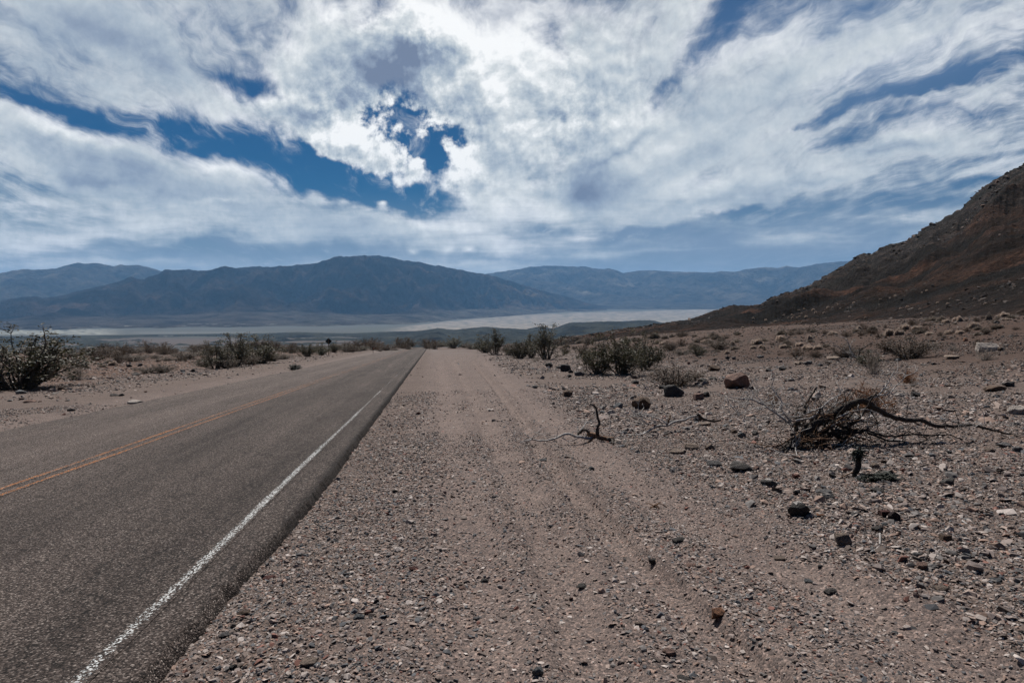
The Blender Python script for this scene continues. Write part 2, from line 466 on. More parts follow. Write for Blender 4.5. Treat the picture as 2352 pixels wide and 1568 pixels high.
# ------------------------------------------------------------------ road: ribbon with a ragged edge, and its painted lines
def road_xy(s, t):
    y = t; return -1.39 - RK * y + s * RN, y
def road_z(s, y, x):
    D = np.hypot(x, y)
    z = -S * y - .018 * np.clip(-s, 0, 60)
    far = np.interp(D, FARD, FARZ)
    w = sstep(185, 290, D + 14 * perlin(x * .02, y * .02)) * sstep(-.25, .1, y / np.maximum(D, 1e-3))
    return z * (1 - w) + far * w + .004 * np.cos(y * .35) - .008
TT = np.concatenate([np.linspace(-60, 1, 60, endpoint=False), np.geomspace(1, 420, 900)])
def build_road():
    ss = np.concatenate([[-ROADW - .06, -ROADW], np.linspace(-ROADW, -.1, 30)[1:], [0, .05]])
    T, Q = np.meshgrid(TT, ss, indexing='ij')
    s = Q.copy()
    ragged = .055 * fbm(T * .9, T * 0 + 3.3, 5, .7) + .03 * perlin(T * 7, T * 0)
    enc = .16 * sstep(9, 3, T)
    s[:, -1] += ragged[:, -1] - enc[:, -1]; s[:, -2] += ragged[:, -2] - enc[:, -2]; s[:, -3] -= enc[:, -3] * .9
    s[:, 0] += ragged[:, 0] * 2; s[:, 1] += ragged[:, 1] * 2
    x, y = road_xy(s, T)
    z = road_z(s, y, x)
    z[:, -1] -= .105; z[:, 0] -= .10
    z[:, -2] -= .006
    v = np.stack([x.ravel(), y.ravel(), z.ravel()], 1)
    f = grid_faces(len(TT), len(ss))
    me = mesh_np('road', v, f, M['asphalt'])
    uv = me.uv_layers.new(name='road')
    li = np.empty(len(me.loops), np.int32); me.loops.foreach_get('vertex_index', li)
    uvs = np.stack([s.ravel(), T.ravel()], 1).astype(np.float32)[li]
    uv.data.foreach_set('uv', uvs.ravel())
    link('road', me, kind='structure')
def build_line(s0, w, mat):
    ss = np.linspace(-w / 2, w / 2, 7)
    T, Q = np.meshgrid(TT, ss, indexing='ij')
    s = s0 + Q + .012 * perlin(T * .25, T * 0 + s0)
    x, y = road_xy(s, T); z = road_z(s, y, x) + .004
    me = mesh_np('road_marking', np.stack([x.ravel(), y.ravel(), z.ravel()], 1), grid_faces(len(TT), len(ss)), mat)
    uv = me.uv_layers.new(name='road')
    li = np.empty(len(me.loops), np.int32); me.loops.foreach_get('vertex_index', li)
    uv.data.foreach_set('uv', np.stack([s.ravel(), T.ravel()], 1).astype(np.float32)[li].ravel())
    attr_f(me, 'edge', np.abs(Q.ravel()) / (w / 2))
    link('road_marking', me, kind='structure')
build_road()
build_line(-.46, .14, M['white'])
build_line(-3.72, .13, M['yellow']); build_line(-3.95, .13, M['yellow'])
build_line(-7.15, .12, M['white_faint'])

# ------------------------------------------------------------------ far ranges, foothills and the dark hill
def dir_el(px, py):
    d = ray(px, py); hz = np.hypot(d[..., 0], d[..., 1])
    return d[..., 0] / hz, d[..., 1] / hz, d[..., 2] / hz
def build_range(name, sky, pxs, Dr, prof, noise, colf, mat, back=1.25, jag=0.0):
    """a range whose crest stands at distance Dr; prof(t, px, zr) gives the distance and height of its face from foot (t=0) to crest (t=1)"""
    sx = np.array([p[0] for p in sky], float); sy = np.array([p[1] for p in sky], float)
    py = np.interp(pxs, sx, sy)
    py = py + jag * fbm(pxs * .09, pxs * 0 + 2.2, 4, .6)
    ux, uy, el = dir_el(pxs, py)
    D1 = Dr(pxs)
    zr = EYE[2] + el * D1
    rows = []
    ts = np.linspace(0, 1, prof['rows'])
    X = []; Y = []; Z = []; TT_ = []
    for t in ts:
        d, z = prof['f'](t, pxs, D1, zr)
        X.append(ux * d); Y.append(uy * d); Z.append(z); TT_.append(np.full(len(pxs), t))
    for k, (fd, fz) in enumerate(((1 + (back - 1) * .5, .75), (back, .0))):
        d = D1 * fd; X.append(ux * d); Y.append(uy * d)
        base = prof['base']
        Z.append(base + (zr - base) * fz); TT_.append(np.full(len(pxs), 1 + .5 * (k + 1)))
    X = np.array(X); Y = np.array(Y); Z = np.array(Z); T = np.array(TT_)
    PX = np.tile(pxs, (len(X), 1))
    Z = Z + noise(X, Y, T, PX, zr[None] - prof['base'])
    lim = EYE[2] + (el[None] - (.0011 + .0035 * (1 - T)) * (T < .999)) * np.hypot(X, Y)
    Z = np.where(T <= 1.0, np.minimum(Z, lim), Z)
    v = np.stack([X.ravel(), Y.ravel(), Z.ravel()], 1)
    f = grid_faces(len(X), len(pxs))
    me = mesh_np(name, v, f, mat)
    attr_col(me, 'zone', colf(X.ravel(), Y.ravel(), Z.ravel(), T.ravel(), PX.ravel()))
    return link(name, me, kind='structure'), v, f

MAIN = [(-700, 760), (-300, 720), (0, 690.4), (20, 686), (79, 679), (97, 682.6), (150, 675.7), (164, 671.6), (205, 662), (239, 655), (273, 646.7), (301, 634.7), (314, 640.5), (331, 640.5), (342, 634.7), (362, 629.6), (379, 617), (410, 617.6), (434, 617), (451, 619), (478, 618.7), (496, 614), (516, 609.8), (547, 615), (595, 611.5), (619, 613.5), (649, 609), (684, 606), (725, 602), (752, 595), (779, 586.9), (815, 587), (839, 584.5), (863, 584.5), (890, 588.6), (928, 596), (962, 600.5), (999, 609), (1008, 608.4), (1040, 616.6), (1088, 624.5), (1119, 631), (1150, 637), (1174, 645), (1201, 653.5), (1235, 663.8), (1280, 675.7), (1314, 684), (1348, 694.5), (1396, 707), (1440, 716), (1500, 726)]
FARL = [(-900, 600), (-300, 612), (-100, 632), (0, 627), (58, 616), (82, 619), (126, 616), (150, 609.8), (181, 603), (195, 606), (222, 604), (249, 609), (263, 611.8), (277, 607), (290, 609.8), (318, 608.4), (342, 614), (373, 622.8), (420, 640), (520, 680), (600, 700)]
FARR = [(900, 690), (1000, 660), (1060, 640), (1114, 629), (1140, 624.5), (1167, 621), (1191, 618.7), (1215, 613), (1245, 610.8), (1275, 609.8), (1300, 611.8), (1324, 612.5), (1341, 610.8), (1362, 616), (1386, 618), (1396, 616), (1416, 621), (1432, 627), (1464, 622), (1498, 620.4), (1548, 624), (1603, 624), (1639, 626.4), (1657, 622), (1687, 624.6), (1712, 618.4), (1760, 613), (1785, 615.5), (1807, 610.4), (1833, 614), (1877, 605.6), (1931, 600), (2050, 596), (2300, 600), (2700, 610), (3200, 640)]
def erosion(X, Y, T, amp, sc_, warp=1.0):
    wx = X / sc_ + warp * .35 * perlin(X / sc_ * .7, Y / sc_ * .7); wy = Y / sc_ * .8
    return (ridged(wx, wy, 6, .55) - .62) * amp
def prof_main(t, px, D1, zr):
    fan = np.interp(np.interp(px, [0, 700, 900, 1000, 1100, 1200, 1300, 1400], [9300, 9300, 9800, 11400, 13200, 14900, 16300, 17800]), FARD, FARZ) - 5 + np.clip(zr + 288, 60, 900) * .20
    fan = fan + 30 * np.sin(px * .013) * sstep(100, 500, zr)
    d0 = np.interp(px, [0, 700, 900, 1000, 1100, 1200, 1300, 1400], [9300, 9300, 9800, 11400, 13200, 14900, 16300, 17800]) + 250 * np.sin(px * .03 + 1)
    zf = np.interp(d0, FARD, FARZ) - 10
    d = lerp(d0, D1, t ** .9)
    z = np.where(t < .42, lerp(zf, fan, (t / .42) ** 1.3), lerp(fan, zr, sstep(0, 1, np.array((t - .42) / .58)) * .35 + .65 * ((max(t, .42) - .42) / .58) ** .85))
    return d, z
def noise_main(X, Y, T, PX, rel):
    env = sstep(.36, .6, T) * (1 - sstep(.9, 1.0, T) * .93) * (T <= 1.001)
    fanenv = sstep(0, .1, T) * sstep(.5, .3, T)
    r = np.clip(rel, 0, 1500)
    return env * (erosion(X, Y, T, 1, 1900) * r * .75 + erosion(X + 900, Y, T, 1, 600) * r * .26 - .05 * r) + fanenv * (erosion(X, Y, T, 1, 900) * 22) + (T >= .99) * (T <= 1.001) * 10 * fbm(X / 260, Y / 260, 3)
def col_main(x, y, z, t, px):
    c = np.tile(np.array([[.044, .034, .030]]), (len(x), 1))
    n = fbm(x / 900, y / 900 + z / 500, 5)
    c = mixc(c, (.022, .019, .019), sstep(-.05, .35, n))
    c = mixc(c, (.085, .058, .046), sstep(.12, .45, -n))
    tan = np.exp(-((px - 1205) / 75) ** 2) * sstep(.42, .55, t) * sstep(.98, .8, t)
    c = mixc(c, (.17, .13, .10), np.clip(tan * (.6 + n), 0, .8))
    fan = sstep(.46, .36, t + .1 * n)
    c = mixc(c, (.085, .072, .064), fan)
    c = mixc(c, (.125, .115, .098), fan * sstep(560, 720, px) * sstep(-.2, .3, fbm(px * .02, t * 6, 4) + .1) * .7)
    wm = fan * (fbm(px * .03, t * 40, 3) > .33) * (t < .13) * (t > .03)
    c = mixc(c, (.30, .29, .26), wm * .6)
    return c
build_range('mountain', MAIN, np.linspace(-400, 1500, 640), lambda p: np.interp(p, [-400, 900, 1100, 1300, 1500], [15000, 15300, 16800, 18800, 20500]), dict(rows=150, f=prof_main, base=-288), noise_main, col_main, M['mount'], jag=2.2)

def prof_simple(d0, z0, fanh, tb=.35):
    def f(t, px, D1, zr):
        d = lerp(d0, D1, t)
        fan = z0 + np.clip(zr - z0, 0, 1e9) * fanh
        z = np.where(t < tb, lerp(z0, fan, (t / tb)), lerp(fan, zr, ((max(t, tb) - tb) / (1 - tb)) ** .9))
        return d, z
    return f
def noise_far(X, Y, T, PX, rel):
    env = sstep(.25, .6, T) * (1 - sstep(.9, 1.0, T) * .95) * (T <= 1.001)
    r = np.clip(rel, 0, 2500)
    return env * (erosion(X, Y, T, 1, 3200) * r * .5 + erosion(X + 500, Y, T, 1, 1000) * r * .16) + (T >= .99) * (T <= 1.001) * 14 * fbm(X / 400, Y / 400, 3)
def col_far(x, y, z, t, px):
    c = np.tile(np.array([[.075, .066, .058]]), (len(x), 1))
    n = fbm(x / 1500, y / 1500 + z / 900, 5)
    c = mixc(c, (.045, .042, .040), sstep(0, .4, n))
    c = mixc(c, (.16, .14, .12), sstep(.15, .45, -n))
    c = mixc(c, (.075, .070, .066), sstep(.42, .3, t) * .8)
    return c
build_range('mountain', FARL, np.linspace(-700, 600, 300), lambda p: 22000 + p * 0, dict(rows=90, f=prof_simple(16500, -230, .12), base=-230), noise_far, col_far, M['mount'], jag=1.6)
build_range('mountain', FARR, np.linspace(900, 3200, 520), lambda p: 25500 + p * 0, dict(rows=110, f=prof_simple(18800, -130, .16), base=-130), noise_far, col_far, M['mount'], jag=1.6)

FOOT = [(-500, 772), (0, 775), (200, 774), (376, 776), (480, 773), (560, 771), (600, 768), (684, 764), (750, 767), (800, 768), (883, 763), (960, 760), (1006, 753), (1040, 757), (1109, 750), (1157, 752.6), (1208, 756), (1239, 749), (1270, 754), (1307, 740.6), (1340, 739), (1382, 737), (1430, 738), (1464, 735.5), (1492, 734.5), (1522, 740), (1580, 746), (1700, 752), (2100, 765)]
def prof_foot(t, px, D1, zr):
    d = lerp(2500, D1, t)
    z = lerp(np.interp(2500, FARD, FARZ) - 14, zr, t ** .8)
    return d, z
def noise_foot(X, Y, T, PX, rel):
    env = sstep(.05, .3, T) * (1 - sstep(.85, 1.0, T) * .9) * (T <= 1.001)
    return env * (erosion(X, Y, T, 1, 620) * 60 + erosion(X, Y + 300, T, 1, 190) * 18 - 12)
def col_foot(x, y, z, t, px):
    c = np.tile(np.array([[.040, .041, .035]]), (len(x), 1))
    n = fbm(x / 300, y / 300, 5)
    c = mixc(c, (.022, .022, .020), sstep(0, .4, n))
    c = mixc(c, (.065, .066, .054), sstep(.1, .5, -n) * sstep(900, 500, px))
    c = mixc(c, (.070, .051, .043), sstep(.25, .0, t) * .8)
    return c
build_range('hill', FOOT, np.linspace(-400, 2000, 700), lambda p: np.interp(p, [0, 600, 1000, 1300, 1500, 1800], [6200, 6000, 5600, 5600, 6200, 6600]), dict(rows=110, f=prof_foot, base=-260), noise_foot, col_foot, M['foot'], back=1.12, jag=1.3)

HILL = [(1090, 799), (1180, 789), (1280, 777), (1321, 770.5), (1411, 756.8), (1522, 740.6), (1584, 731.6), (1650, 709.7), (1676, 700.6), (1745, 699.5), (1771, 682), (1822, 666), (1858, 655), (1887, 638.5), (1913, 622), (1946, 603.8), (1971, 585.5), (1982, 582), (2000, 583.7), (2022, 569), (2044, 560), (2060, 559), (2085, 551), (2121, 525), (2158, 507), (2183, 492), (2209, 479.6), (2231, 454), (2267, 423), (2296, 406.6), (2352, 375.5), (2500, 310), (2800, 220), (3300, 160), (4200, 140)]
def hill_D(p): return np.interp(p, [1090, 1320, 1522, 1650, 1745, 1900, 2352, 3000, 4200], [250, 330, 400, 440, 450, 440, 430, 430, 470])
def prof_hill(t, px, D1, zr):
    d0 = np.interp(px, [1090, 1320, 1522, 1880, 2352, 3000, 4200], [235, 215, 155, 88, 63, 62, 75])
    u, w, _ = dir_el(px, np.full(len(px), 700.0))
    d = lerp(d0, D1, t ** 1.25)
    g = H(u * d0, w * d0, False)
    z = g - 1.2 + (zr - g + 1.2) * (t ** 1.25) ** 1.22
    # a spur descending across the face
    return d, z
def noise_hill(X, Y, T, PX, rel):
    env = sstep(.03, .35, T) * (1 - sstep(.88, 1.0, T) * .93) * (T <= 1.001)
    k = sstep(1450, 2000, PX)
    diag = X * .55 + Y * .85      # gullies run down the face
    cross = X * .85 - Y * .55
    g = (ridged(cross / 62 + .35 * perlin(X / 55, Y / 55), diag / 150, 3, .45) - .60) * 17
    g2 = (ridged(X / 19, Y / 24, 6, .6) - .58) * 4.0
    f = fbm(X / 6, Y / 6, 4, .6) * .9
    rid = (T >= .985) * (T <= 1.001) * (fbm(X / 9, Y / 9, 4, .6) * 2.0) * k
    return env * ((g - 3) * (.35 + .65 * k) * np.clip(T * 1.6, 0, 1) + (g2 - 1.2) * .5 * (.3 + .7 * k) + f + (ridged(X / 7.5, Y / 9, 4, .6) - .6) * 1.0 * k) + rid
def col_hill(x, y, z, t, px):
    c = np.tile(np.array([[.022, .0118, .0078]]), (len(x), 1))
    n = fbm(x / 60 + z / 40, y / 60 + z / 14, 5); n2 = fbm(x / 14, y / 14 + z / 9, 4)
    c = mixc(c, (.0060, .0046, .0040), sstep(-.05, .22, n))
    c = mixc(c, (.058, .030, .020), sstep(.02, .34, -n))
    rocktop = sstep(.60, .80, t + .18 * n + .1 * n2) * sstep(1700, 1950, px)
    c = mixc(c, (.034, .029, .0275), rocktop * sstep(-.25, .2, n2 + .08))
    c = mixc(c, (.018, .018, .017), rocktop * sstep(.02, .25, -n2))
    c = mixc(c, (.042, .0255, .019), sstep(.30, .02, t + .12 * n) * .85)
    return c
hill_px = np.concatenate([np.linspace(1090, 2420, 700), np.linspace(2420, 4200, 100)[1:]])
_, hv, hf = build_range('hill', HILL, hill_px, hill_D, dict(rows=230, f=prof_hill, base=-30), noise_hill, col_hill, M['hill'], back=1.5, jag=4.0)
hill_bvh = BVHTree.FromPolygons([tuple(q) for q in hv], [tuple(q) for q in hf])

# ------------------------------------------------------------------ placing: picture measurement -> point on the ground or hill
def place(px, py, hill=True):
    d = ray(px, py)
    ts = np.geomspace(1.5, 900, 4000)
    P = EYE[None] + ts[:, None] * d[None]
    below = P[:, 2] < H(P[:, 0], P[:, 1])
    t = ts[np.argmax(below)] if below.any() else 1e9
    if below.any():
        i = np.argmax(below); lo, hi = ts[max(i - 1, 0)], ts[i]
        for _ in range(25):
            m = (lo + hi) / 2; q = EYE + m * d
            if q[2] < H(q[0:1], q[1:2])[0]: hi = m
            else: lo = m
        t = hi
    if hill:
        h = hill_bvh.ray_cast(Vector(EYE), Vector(d))
        if h[0] is not None and h[3] < t: return np.array(h[0])
    if t > 1e8: t = 190
    return EYE + t * d
def depth(p):
    return p[1] * math.cos(PITCH) - (p[2] - EYE[2]) * math.sin(PITCH)

# ------------------------------------------------------------------ loose stones: too many to count, one object of stuff
def stone_mesh(k, flat, sides):
    r = np.random.default_rng(100 + k)
    bm = bmesh.new()
    for i in range(sides):
        v = r.normal(size=3); v /= np.linalg.norm(v)
        v *= r.uniform(.75, 1.0); v[2] *= flat; v[0] *= r.uniform(.9, 1.2)
        bm.verts.new(v)
    bmesh.ops.convex_hull(bm, input=bm.verts)
    loose = [v for v in bm.verts if not v.link_faces]
    bmesh.ops.delete(bm, geom=loose, context='VERTS')
    me = bpy.data.meshes.new('stone'); bm.to_mesh(me); bm.free()
    me.materials.append(M['stone'])
    return me
stone_col = bpy.data.collections.new('stone_shapes')
for k in range(12):
    o = bpy.data.objects.new('stone_shape_%02d' % k, stone_mesh(k, [.28, .4, .55, .7][k % 4], [9, 11, 14][k % 3]))
    stone_col.objects.link(o)
PAL = np.array([[.160, .130, .118], [.19, .148, .126], [.065, .067, .072], [.085, .066, .056], [.25, .215, .195], [.12, .055, .042], [.10, .092, .088], [.21, .145, .115], [.034, .033, .034], [.29, .255, .235]])
PW = np.array([.20, .15, .10, .10, .12, .04, .13, .09, .02, .05]); PW = PW / PW.sum()
def scatter_stones(name, P, size, flat, dark=None, sink=.25, tint=None):
    n = len(P)
    me = bpy.data.meshes.new(name); me.vertices.add(n)
    P = P.copy(); P[:, 2] += size * (.16 - sink * .3)
    me.vertices.foreach_set('co', P.astype(np.float32).ravel())
    def vec(nm, a):
        at = me.attributes.new(nm, 'FLOAT_VECTOR', 'POINT'); at.data.foreach_set('vector', a.astype(np.float32).ravel())
    rot = np.stack([rng.normal(0, .28, n), rng.normal(0, .28, n), rng.uniform(0, 6.28, n)], 1)
    s3 = np.stack([size * rng.uniform(.8, 1.25, n), size * rng.uniform(.55, 1.0, n), size * rng.uniform(.6, 1.2, n) * flat], 1) * .5
    vec('rot', rot); vec('scl', s3)
    a = me.attributes.new('idx', 'INT', 'POINT'); a.data.foreach_set('value', rng.integers(0, 12, n).astype(np.int32))
    c = PAL[rng.choice(len(PAL), n, p=PW)] * rng.uniform(.72, 1.22, (n, 1)) * STONE_GAIN
    if dark is not None: c = c * dark[:, None]
    if tint is not None: c = c * np.asarray(tint)[None]
    attr_col(me, 'stonecol', c)
    me.update()
    o = link(name, me, kind='stuff')
    ng = bpy.data.node_groups.new(name, 'GeometryNodeTree')
    ng.interface.new_socket('Geometry', in_out='INPUT', socket_type='NodeSocketGeometry')
    ng.interface.new_socket('Geometry', in_out='OUTPUT', socket_type='NodeSocketGeometry')
    gi = ng.nodes.new('NodeGroupInput'); go = ng.nodes.new('NodeGroupOutput')
    ip = ng.nodes.new('GeometryNodeInstanceOnPoints'); ci = ng.nodes.new('GeometryNodeCollectionInfo')
    ci.inputs['Collection'].default_value = stone_col; ci.inputs['Separate Children'].default_value = True
    ci.inputs['Reset Children'].default_value = True
    def na(nm, t):
        q = ng.nodes.new('GeometryNodeInputNamedAttribute'); q.data_type = t; q.inputs['Name'].default_value = nm
        return [s for s in q.outputs if s.enabled and s.name == 'Attribute'][0]
    L = ng.links.new
    m2p = ng.nodes.new('GeometryNodeMeshToPoints')
    L(gi.outputs[0], m2p.inputs[0]); L(m2p.outputs[0], ip.inputs['Points'])
    L(ci.outputs[0], ip.inputs['Instance']); ip.inputs['Pick Instance'].default_value = True
    L(na('idx', 'INT'), ip.inputs['Instance Index'])
    er = ng.nodes.new('FunctionNodeEulerToRotation'); L(na('rot', 'FLOAT_VECTOR'), er.inputs[0])
    L(er.outputs[0], ip.inputs['Rotation']); L(na('scl', 'FLOAT_VECTOR'), ip.inputs['Scale'])
    L(ip.outputs[0], go.inputs[0])
    md = o.modifiers.new('scatter', 'NODES'); md.node_group = ng
    return o
STONE_GAIN = 1.22
def sample(r0, r1, per_m2, zone):
    area = .5 * math.radians(94) * (r1 * r1 - r0 * r0)
    n = int(area * per_m2)
    a = np.radians(rng.uniform(-47, 47, n)); r = np.sqrt(rng.uniform(r0 * r0, r1 * r1, n))
    x = np.sin(a) * r; y = np.cos(a) * r
    keep = rng.uniform(0, 1, n) < zone(x, y)
    return x[keep], y[keep]
def off_road(x, y):
    s = lateral(x, y)
    e = .05 + .06 * perlin(y * 1.3, y * 0)
    return ((s > e) | (s < -ROADW - .05)) * 1.0
def zchip(x, y):
    dz, sand = rut_fields(x, y); s = lateral(x, y)
    rk = rocky(x, y)
    n = .55 + .9 * fbm(x * .9, y * .9, 4)
    sh = np.exp(-((s - .9) / .9) ** 2)
    return off_road(x, y) * np.clip((.5 + .75 * rk + .6 * sh) * n * 1.9 * (1 - .56 * sand), .06, 1)
def zmed(x, y):
    dz, sand = rut_fields(x, y); s = lateral(x, y)
    rk = rocky(x, y)
    n = .5 + 1.2 * fbm(x * .5 + 9, y * .5, 4)
    sh = np.exp(-((s - 1.0) / .8) ** 2); lf = sstep(-ROADW - .6, -ROADW - 2, s) * .6
    return off_road(x, y) * np.clip((.22 + .95 * rk + .45 * sh + lf) * n * 1.7 * (1 - .68 * sand), .02, 1)
def zbig(x, y):
    s = lateral(x, y); rk = rocky(x, y)
    n = .5 + 1.6 * fbm(x * .22 + 4, y * .22, 4)
    lf = sstep(-ROADW - 2, -ROADW - 6, s) * .6
    return off_road(x, y) * np.clip((.012 + .95 * rk + lf) * n * 1.3, .004, 1)
sets = [(2.4, 7.5, 2600, zchip, .012, .026), (2.4, 13, 1100, zchip, .024, .046), (2.6, 24, 330, zmed, .038, .075), (3.2, 48, 60, zbig, .07, .13), (5, 95, 9, zbig, .11, .22), (14, 180, .8, zbig, .2, .42)]
PX_, SZ_ = [], []
for r0, r1, dn, zf, s0, s1 in sets:
    x, y = sample(r0, r1, dn, zf)
    z = H(x, y)
    PX_.append(np.stack([x, y, z], 1)); SZ_.append(s0 + (s1 - s0) * rng.uniform(0, 1, len(x)) ** 1.8)
PX_ = np.concatenate(PX_); SZ_ = np.concatenate(SZ_)
print('stones', len(PX_))
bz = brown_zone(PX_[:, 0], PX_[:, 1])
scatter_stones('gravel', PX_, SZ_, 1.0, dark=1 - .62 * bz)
# scree and outcrop blocks on the dark hill
hx = hv[:230 * len(hill_px)].reshape(230, len(hill_px), 3)
k = 26000
ii = rng.integers(0, 229, k); jj = rng.integers(0, 698, k)
fu = rng.uniform(0, 1, (k, 2))
hp = hx[ii, jj] * (1 - fu[:, :1]) + hx[ii + 1, jj] * fu[:, :1]
hp = hp + (hx[ii, jj + 1] - hx[ii, jj]) * fu[:, 1:]
tt = ii / 229
keep = rng.uniform(0, 1, k) < np.clip(.25 + 2.4 * fbm(hp[:, 0] / 26, hp[:, 1] / 26, 4) + .5 * sstep(.6, .95, tt), .03, 1)
hp = hp[keep]; tt = tt[keep]
scatter_stones('scree', hp, (.3 + 1.1 * rng.uniform(0, 1, len(hp)) ** 4) * (1 + 1.8 * sstep(.55, .95, tt) + 2.2 * (tt > .955) * rng.uniform(0, 1, len(hp))), .9, dark=.15 + .13 * sstep(.5, .9, tt), sink=.8, tint=(1, .80, .70))

# ------------------------------------------------------------------ tubes
def spline(pts, step):
    p = np.asarray(pts, float)
    if len(p) < 3: p = np.array([p[0], (p[0] + p[-1]) / 2, p[-1]])
    q = np.vstack([2 * p[0] - p[1], p, 2 * p[-1] - p[-2]])
    out = []
    for i in range(1, len(q) - 2):
        L = np.linalg.norm(q[i + 1] - q[i]); m = max(2, int(L / step))
        for t in np.linspace(0, 1, m, endpoint=False):
            a, b, c, d = q[i - 1], q[i], q[i + 1], q[i + 2]
            out.append(.5 * (2 * b + (c - a) * t + (2 * a - 5 * b + 4 * c - d) * t * t + (3 * b - a - 3 * c + d) * t ** 3))
    out.append(p[-1])
    return np.array(out)
class MB:
    def __init__(s): s.v = []; s.f = []; s.n = 0
    def add(s, v, f):
        s.v.append(np.asarray(v, float)); s.f += [tuple(int(i) + s.n for i in q) for q in f]; s.n += len(v)
    def tube(s, pts, r0, r1, sides=6, gnarl=0.0, power=1.0, rr=None):
        pts = np.asarray(pts, float); n = len(pts)
        tan = np.gradient(pts, axis=0); tan /= np.linalg.norm(tan, axis=1, keepdims=True) + 1e-9
        up = np.array([.31, .22, .92]); rings = []
        for i in range(n):
            t = tan[i]; u = np.cross(t, up)
            if np.linalg.norm(u) < .05: u = np.cross(t, [1, 0, 0])
            u /= np.linalg.norm(u); w = np.cross(t, u)
            r = r0 + (r1 - r0) * (i / (n - 1)) ** power
            a = np.arange(sides) / sides * 2 * math.pi
            k = 1 + (gnarl * (rr or rng).uniform(-1, 1, sides) if gnarl else 0)
            rings.append(pts[i] + (np.cos(a) * r * k)[:, None] * u + (np.sin(a) * r * k)[:, None] * w)
        v = np.concatenate(rings + [pts[:1] - tan[:1] * r0 * .3, pts[-1:] + tan[-1:] * r1])
        f = []
        for i in range(n - 1):
            for j in range(sides):
                k = (j + 1) % sides
                f.append((i * sides + j, i * sides + k, (i + 1) * sides + k, (i + 1) * sides + j))
        a, b = n * sides, n * sides + 1
        for j in range(sides):
            k = (j + 1) % sides
            f.append((a, k, j)); f.append((b, (n - 1) * sides + j, (n - 1) * sides + k))
        s.add(v, f)
    def mesh(s, name, mat, smooth=True):
        me = bpy.data.meshes.new(name)
        me.from_pydata(np.concatenate(s.v).tolist(), [], s.f)
        if smooth: me.polygons.foreach_set('use_smooth', np.ones(len(me.polygons), bool))
        me.materials.append(mat); me.update()
        return me
def leaves_mesh(name, C, size, mat, r, up=0.0, elong=1.6):
    """leaf-sized quads standing at the points C"""
    n = len(C)
    a = r.normal(size=(n, 3)); a[:, 2] += up; a /= np.linalg.norm(a, axis=1, keepdims=True)
    b = np.cross(a, r.normal(size=(n, 3))); b /= np.linalg.norm(b, axis=1, keepdims=True)
    s = size * r.uniform(.55, 1.35, (n, 1))
    A = a * s * elong * .5; B = b * s * .5
    v = np.stack([C - A, C + B * .8 - A * .1, C + A, C - B * .8 - A * .1], 1).reshape(-1, 3)
    f = np.arange(4 * n).reshape(-1, 4)
    return mesh_np(name, v, f, mat, False)
def blades_mesh(name, P0, P1, w, mat, r, bend=.12):
    """thin dry twigs: two-segment tapering strips from P0 to P1"""
    n = len(P0); d = P1 - P0
    L = np.linalg.norm(d, axis=1, keepdims=True)
    sd = np.cross(d, r.normal(size=(n, 3))); sd /= np.linalg.norm(sd, axis=1, keepdims=True) + 1e-9
    mid = P0 + d * .55 + r.normal(size=(n, 3)) * L * bend
    W = sd * w * r.uniform(.6, 1.3, (n, 1)) * .5
    v = np.stack([P0 - W, P0 + W, mid - W * .75, mid + W * .75, P1 - W * .2, P1 + W * .2], 1).reshape(-1, 3)
    i = np.arange(n)[:, None] * 6
    f = np.concatenate([i + np.array([[0, 1, 3, 2]]), i + np.array([[2, 3, 5, 4]])])
    return mesh_np(name, v, f, mat, False)

# ------------------------------------------------------------------ shrub shapes (one unit tall, about one unit wide)
def creosote_shape(k, nst=26, spread=.62, leaf=.020, per=20, mats=('stem', 'creo'), spikes=0, low=.25):
    r = np.random.default_rng(500 + k)
    mb = MB(); C = []
    for i in range(nst):
        az = r.uniform(0, 2 * math.pi)
        lean = r.uniform(.05, 1.0) ** .6 * spread * (1.25 if i % 3 == 0 else 1)
        hgt = r.uniform(.58, .84) * (1 - .42 * min(lean / spread, 1.25) ** 2)
        if i < spikes: hgt = r.uniform(.92, 1.0); lean *= .35
        b = np.array([math.cos(az) * .07 * r.uniform(.2, 1), math.sin(az) * .07 * r.uniform(.2, 1), -.03])
        tip = np.array([math.cos(az) * lean * .85, math.sin(az) * lean * .85, hgt])
        m1 = b + (tip - b) * np.array([.28, .28, .42]) + r.normal(size=3) * .03
        m2 = b + (tip - b) * np.array([.62, .62, .75]) + r.normal(size=3) * .035
        path = spline([b, m1, m2, tip], .09)
        mb.tube(path, .0105, .003, 4)
        for q in range(r.integers(7, 12)):
            t = r.uniform(low, 1.0); p = path[min(int(t * (len(path) - 1)), len(path) - 1)]
            d = np.array([math.cos(az), math.sin(az), 0]) * .4 + r.normal(size=3) * .55 + np.array([0, 0, .55])
            d /= np.linalg.norm(d); L = r.uniform(.08, .22)
            e = p + d * L
            tw = spline([p, p + d * L * .5 + r.normal(size=3) * .015, e], .06)
            mb.tube(tw, .004, .0016, 3)
            m = int(per * r.uniform(.4, 1.5))
            u = r.uniform(.25, 1.08, (m, 1))
            C.append(p + d * L * u + r.normal(size=(m, 3)) * .026)
        m = int(per * .8); u = r.uniform(.72, 1.0, (m, 1))
        C.append(path[-3] + (tip - path[-3]) * u + r.normal(size=(m, 3)) * .022)
    C = np.concatenate(C); C = C[C[:, 2] > .01]
    return dict(stems=mb.mesh('shrub_stems', M[mats[0]]), foliage=leaves_mesh('shrub_foliage', C, leaf, M[mats[1]], r, .3), w=float(np.percentile(C[:, 0], 95) - np.percentile(C[:, 0], 5)))
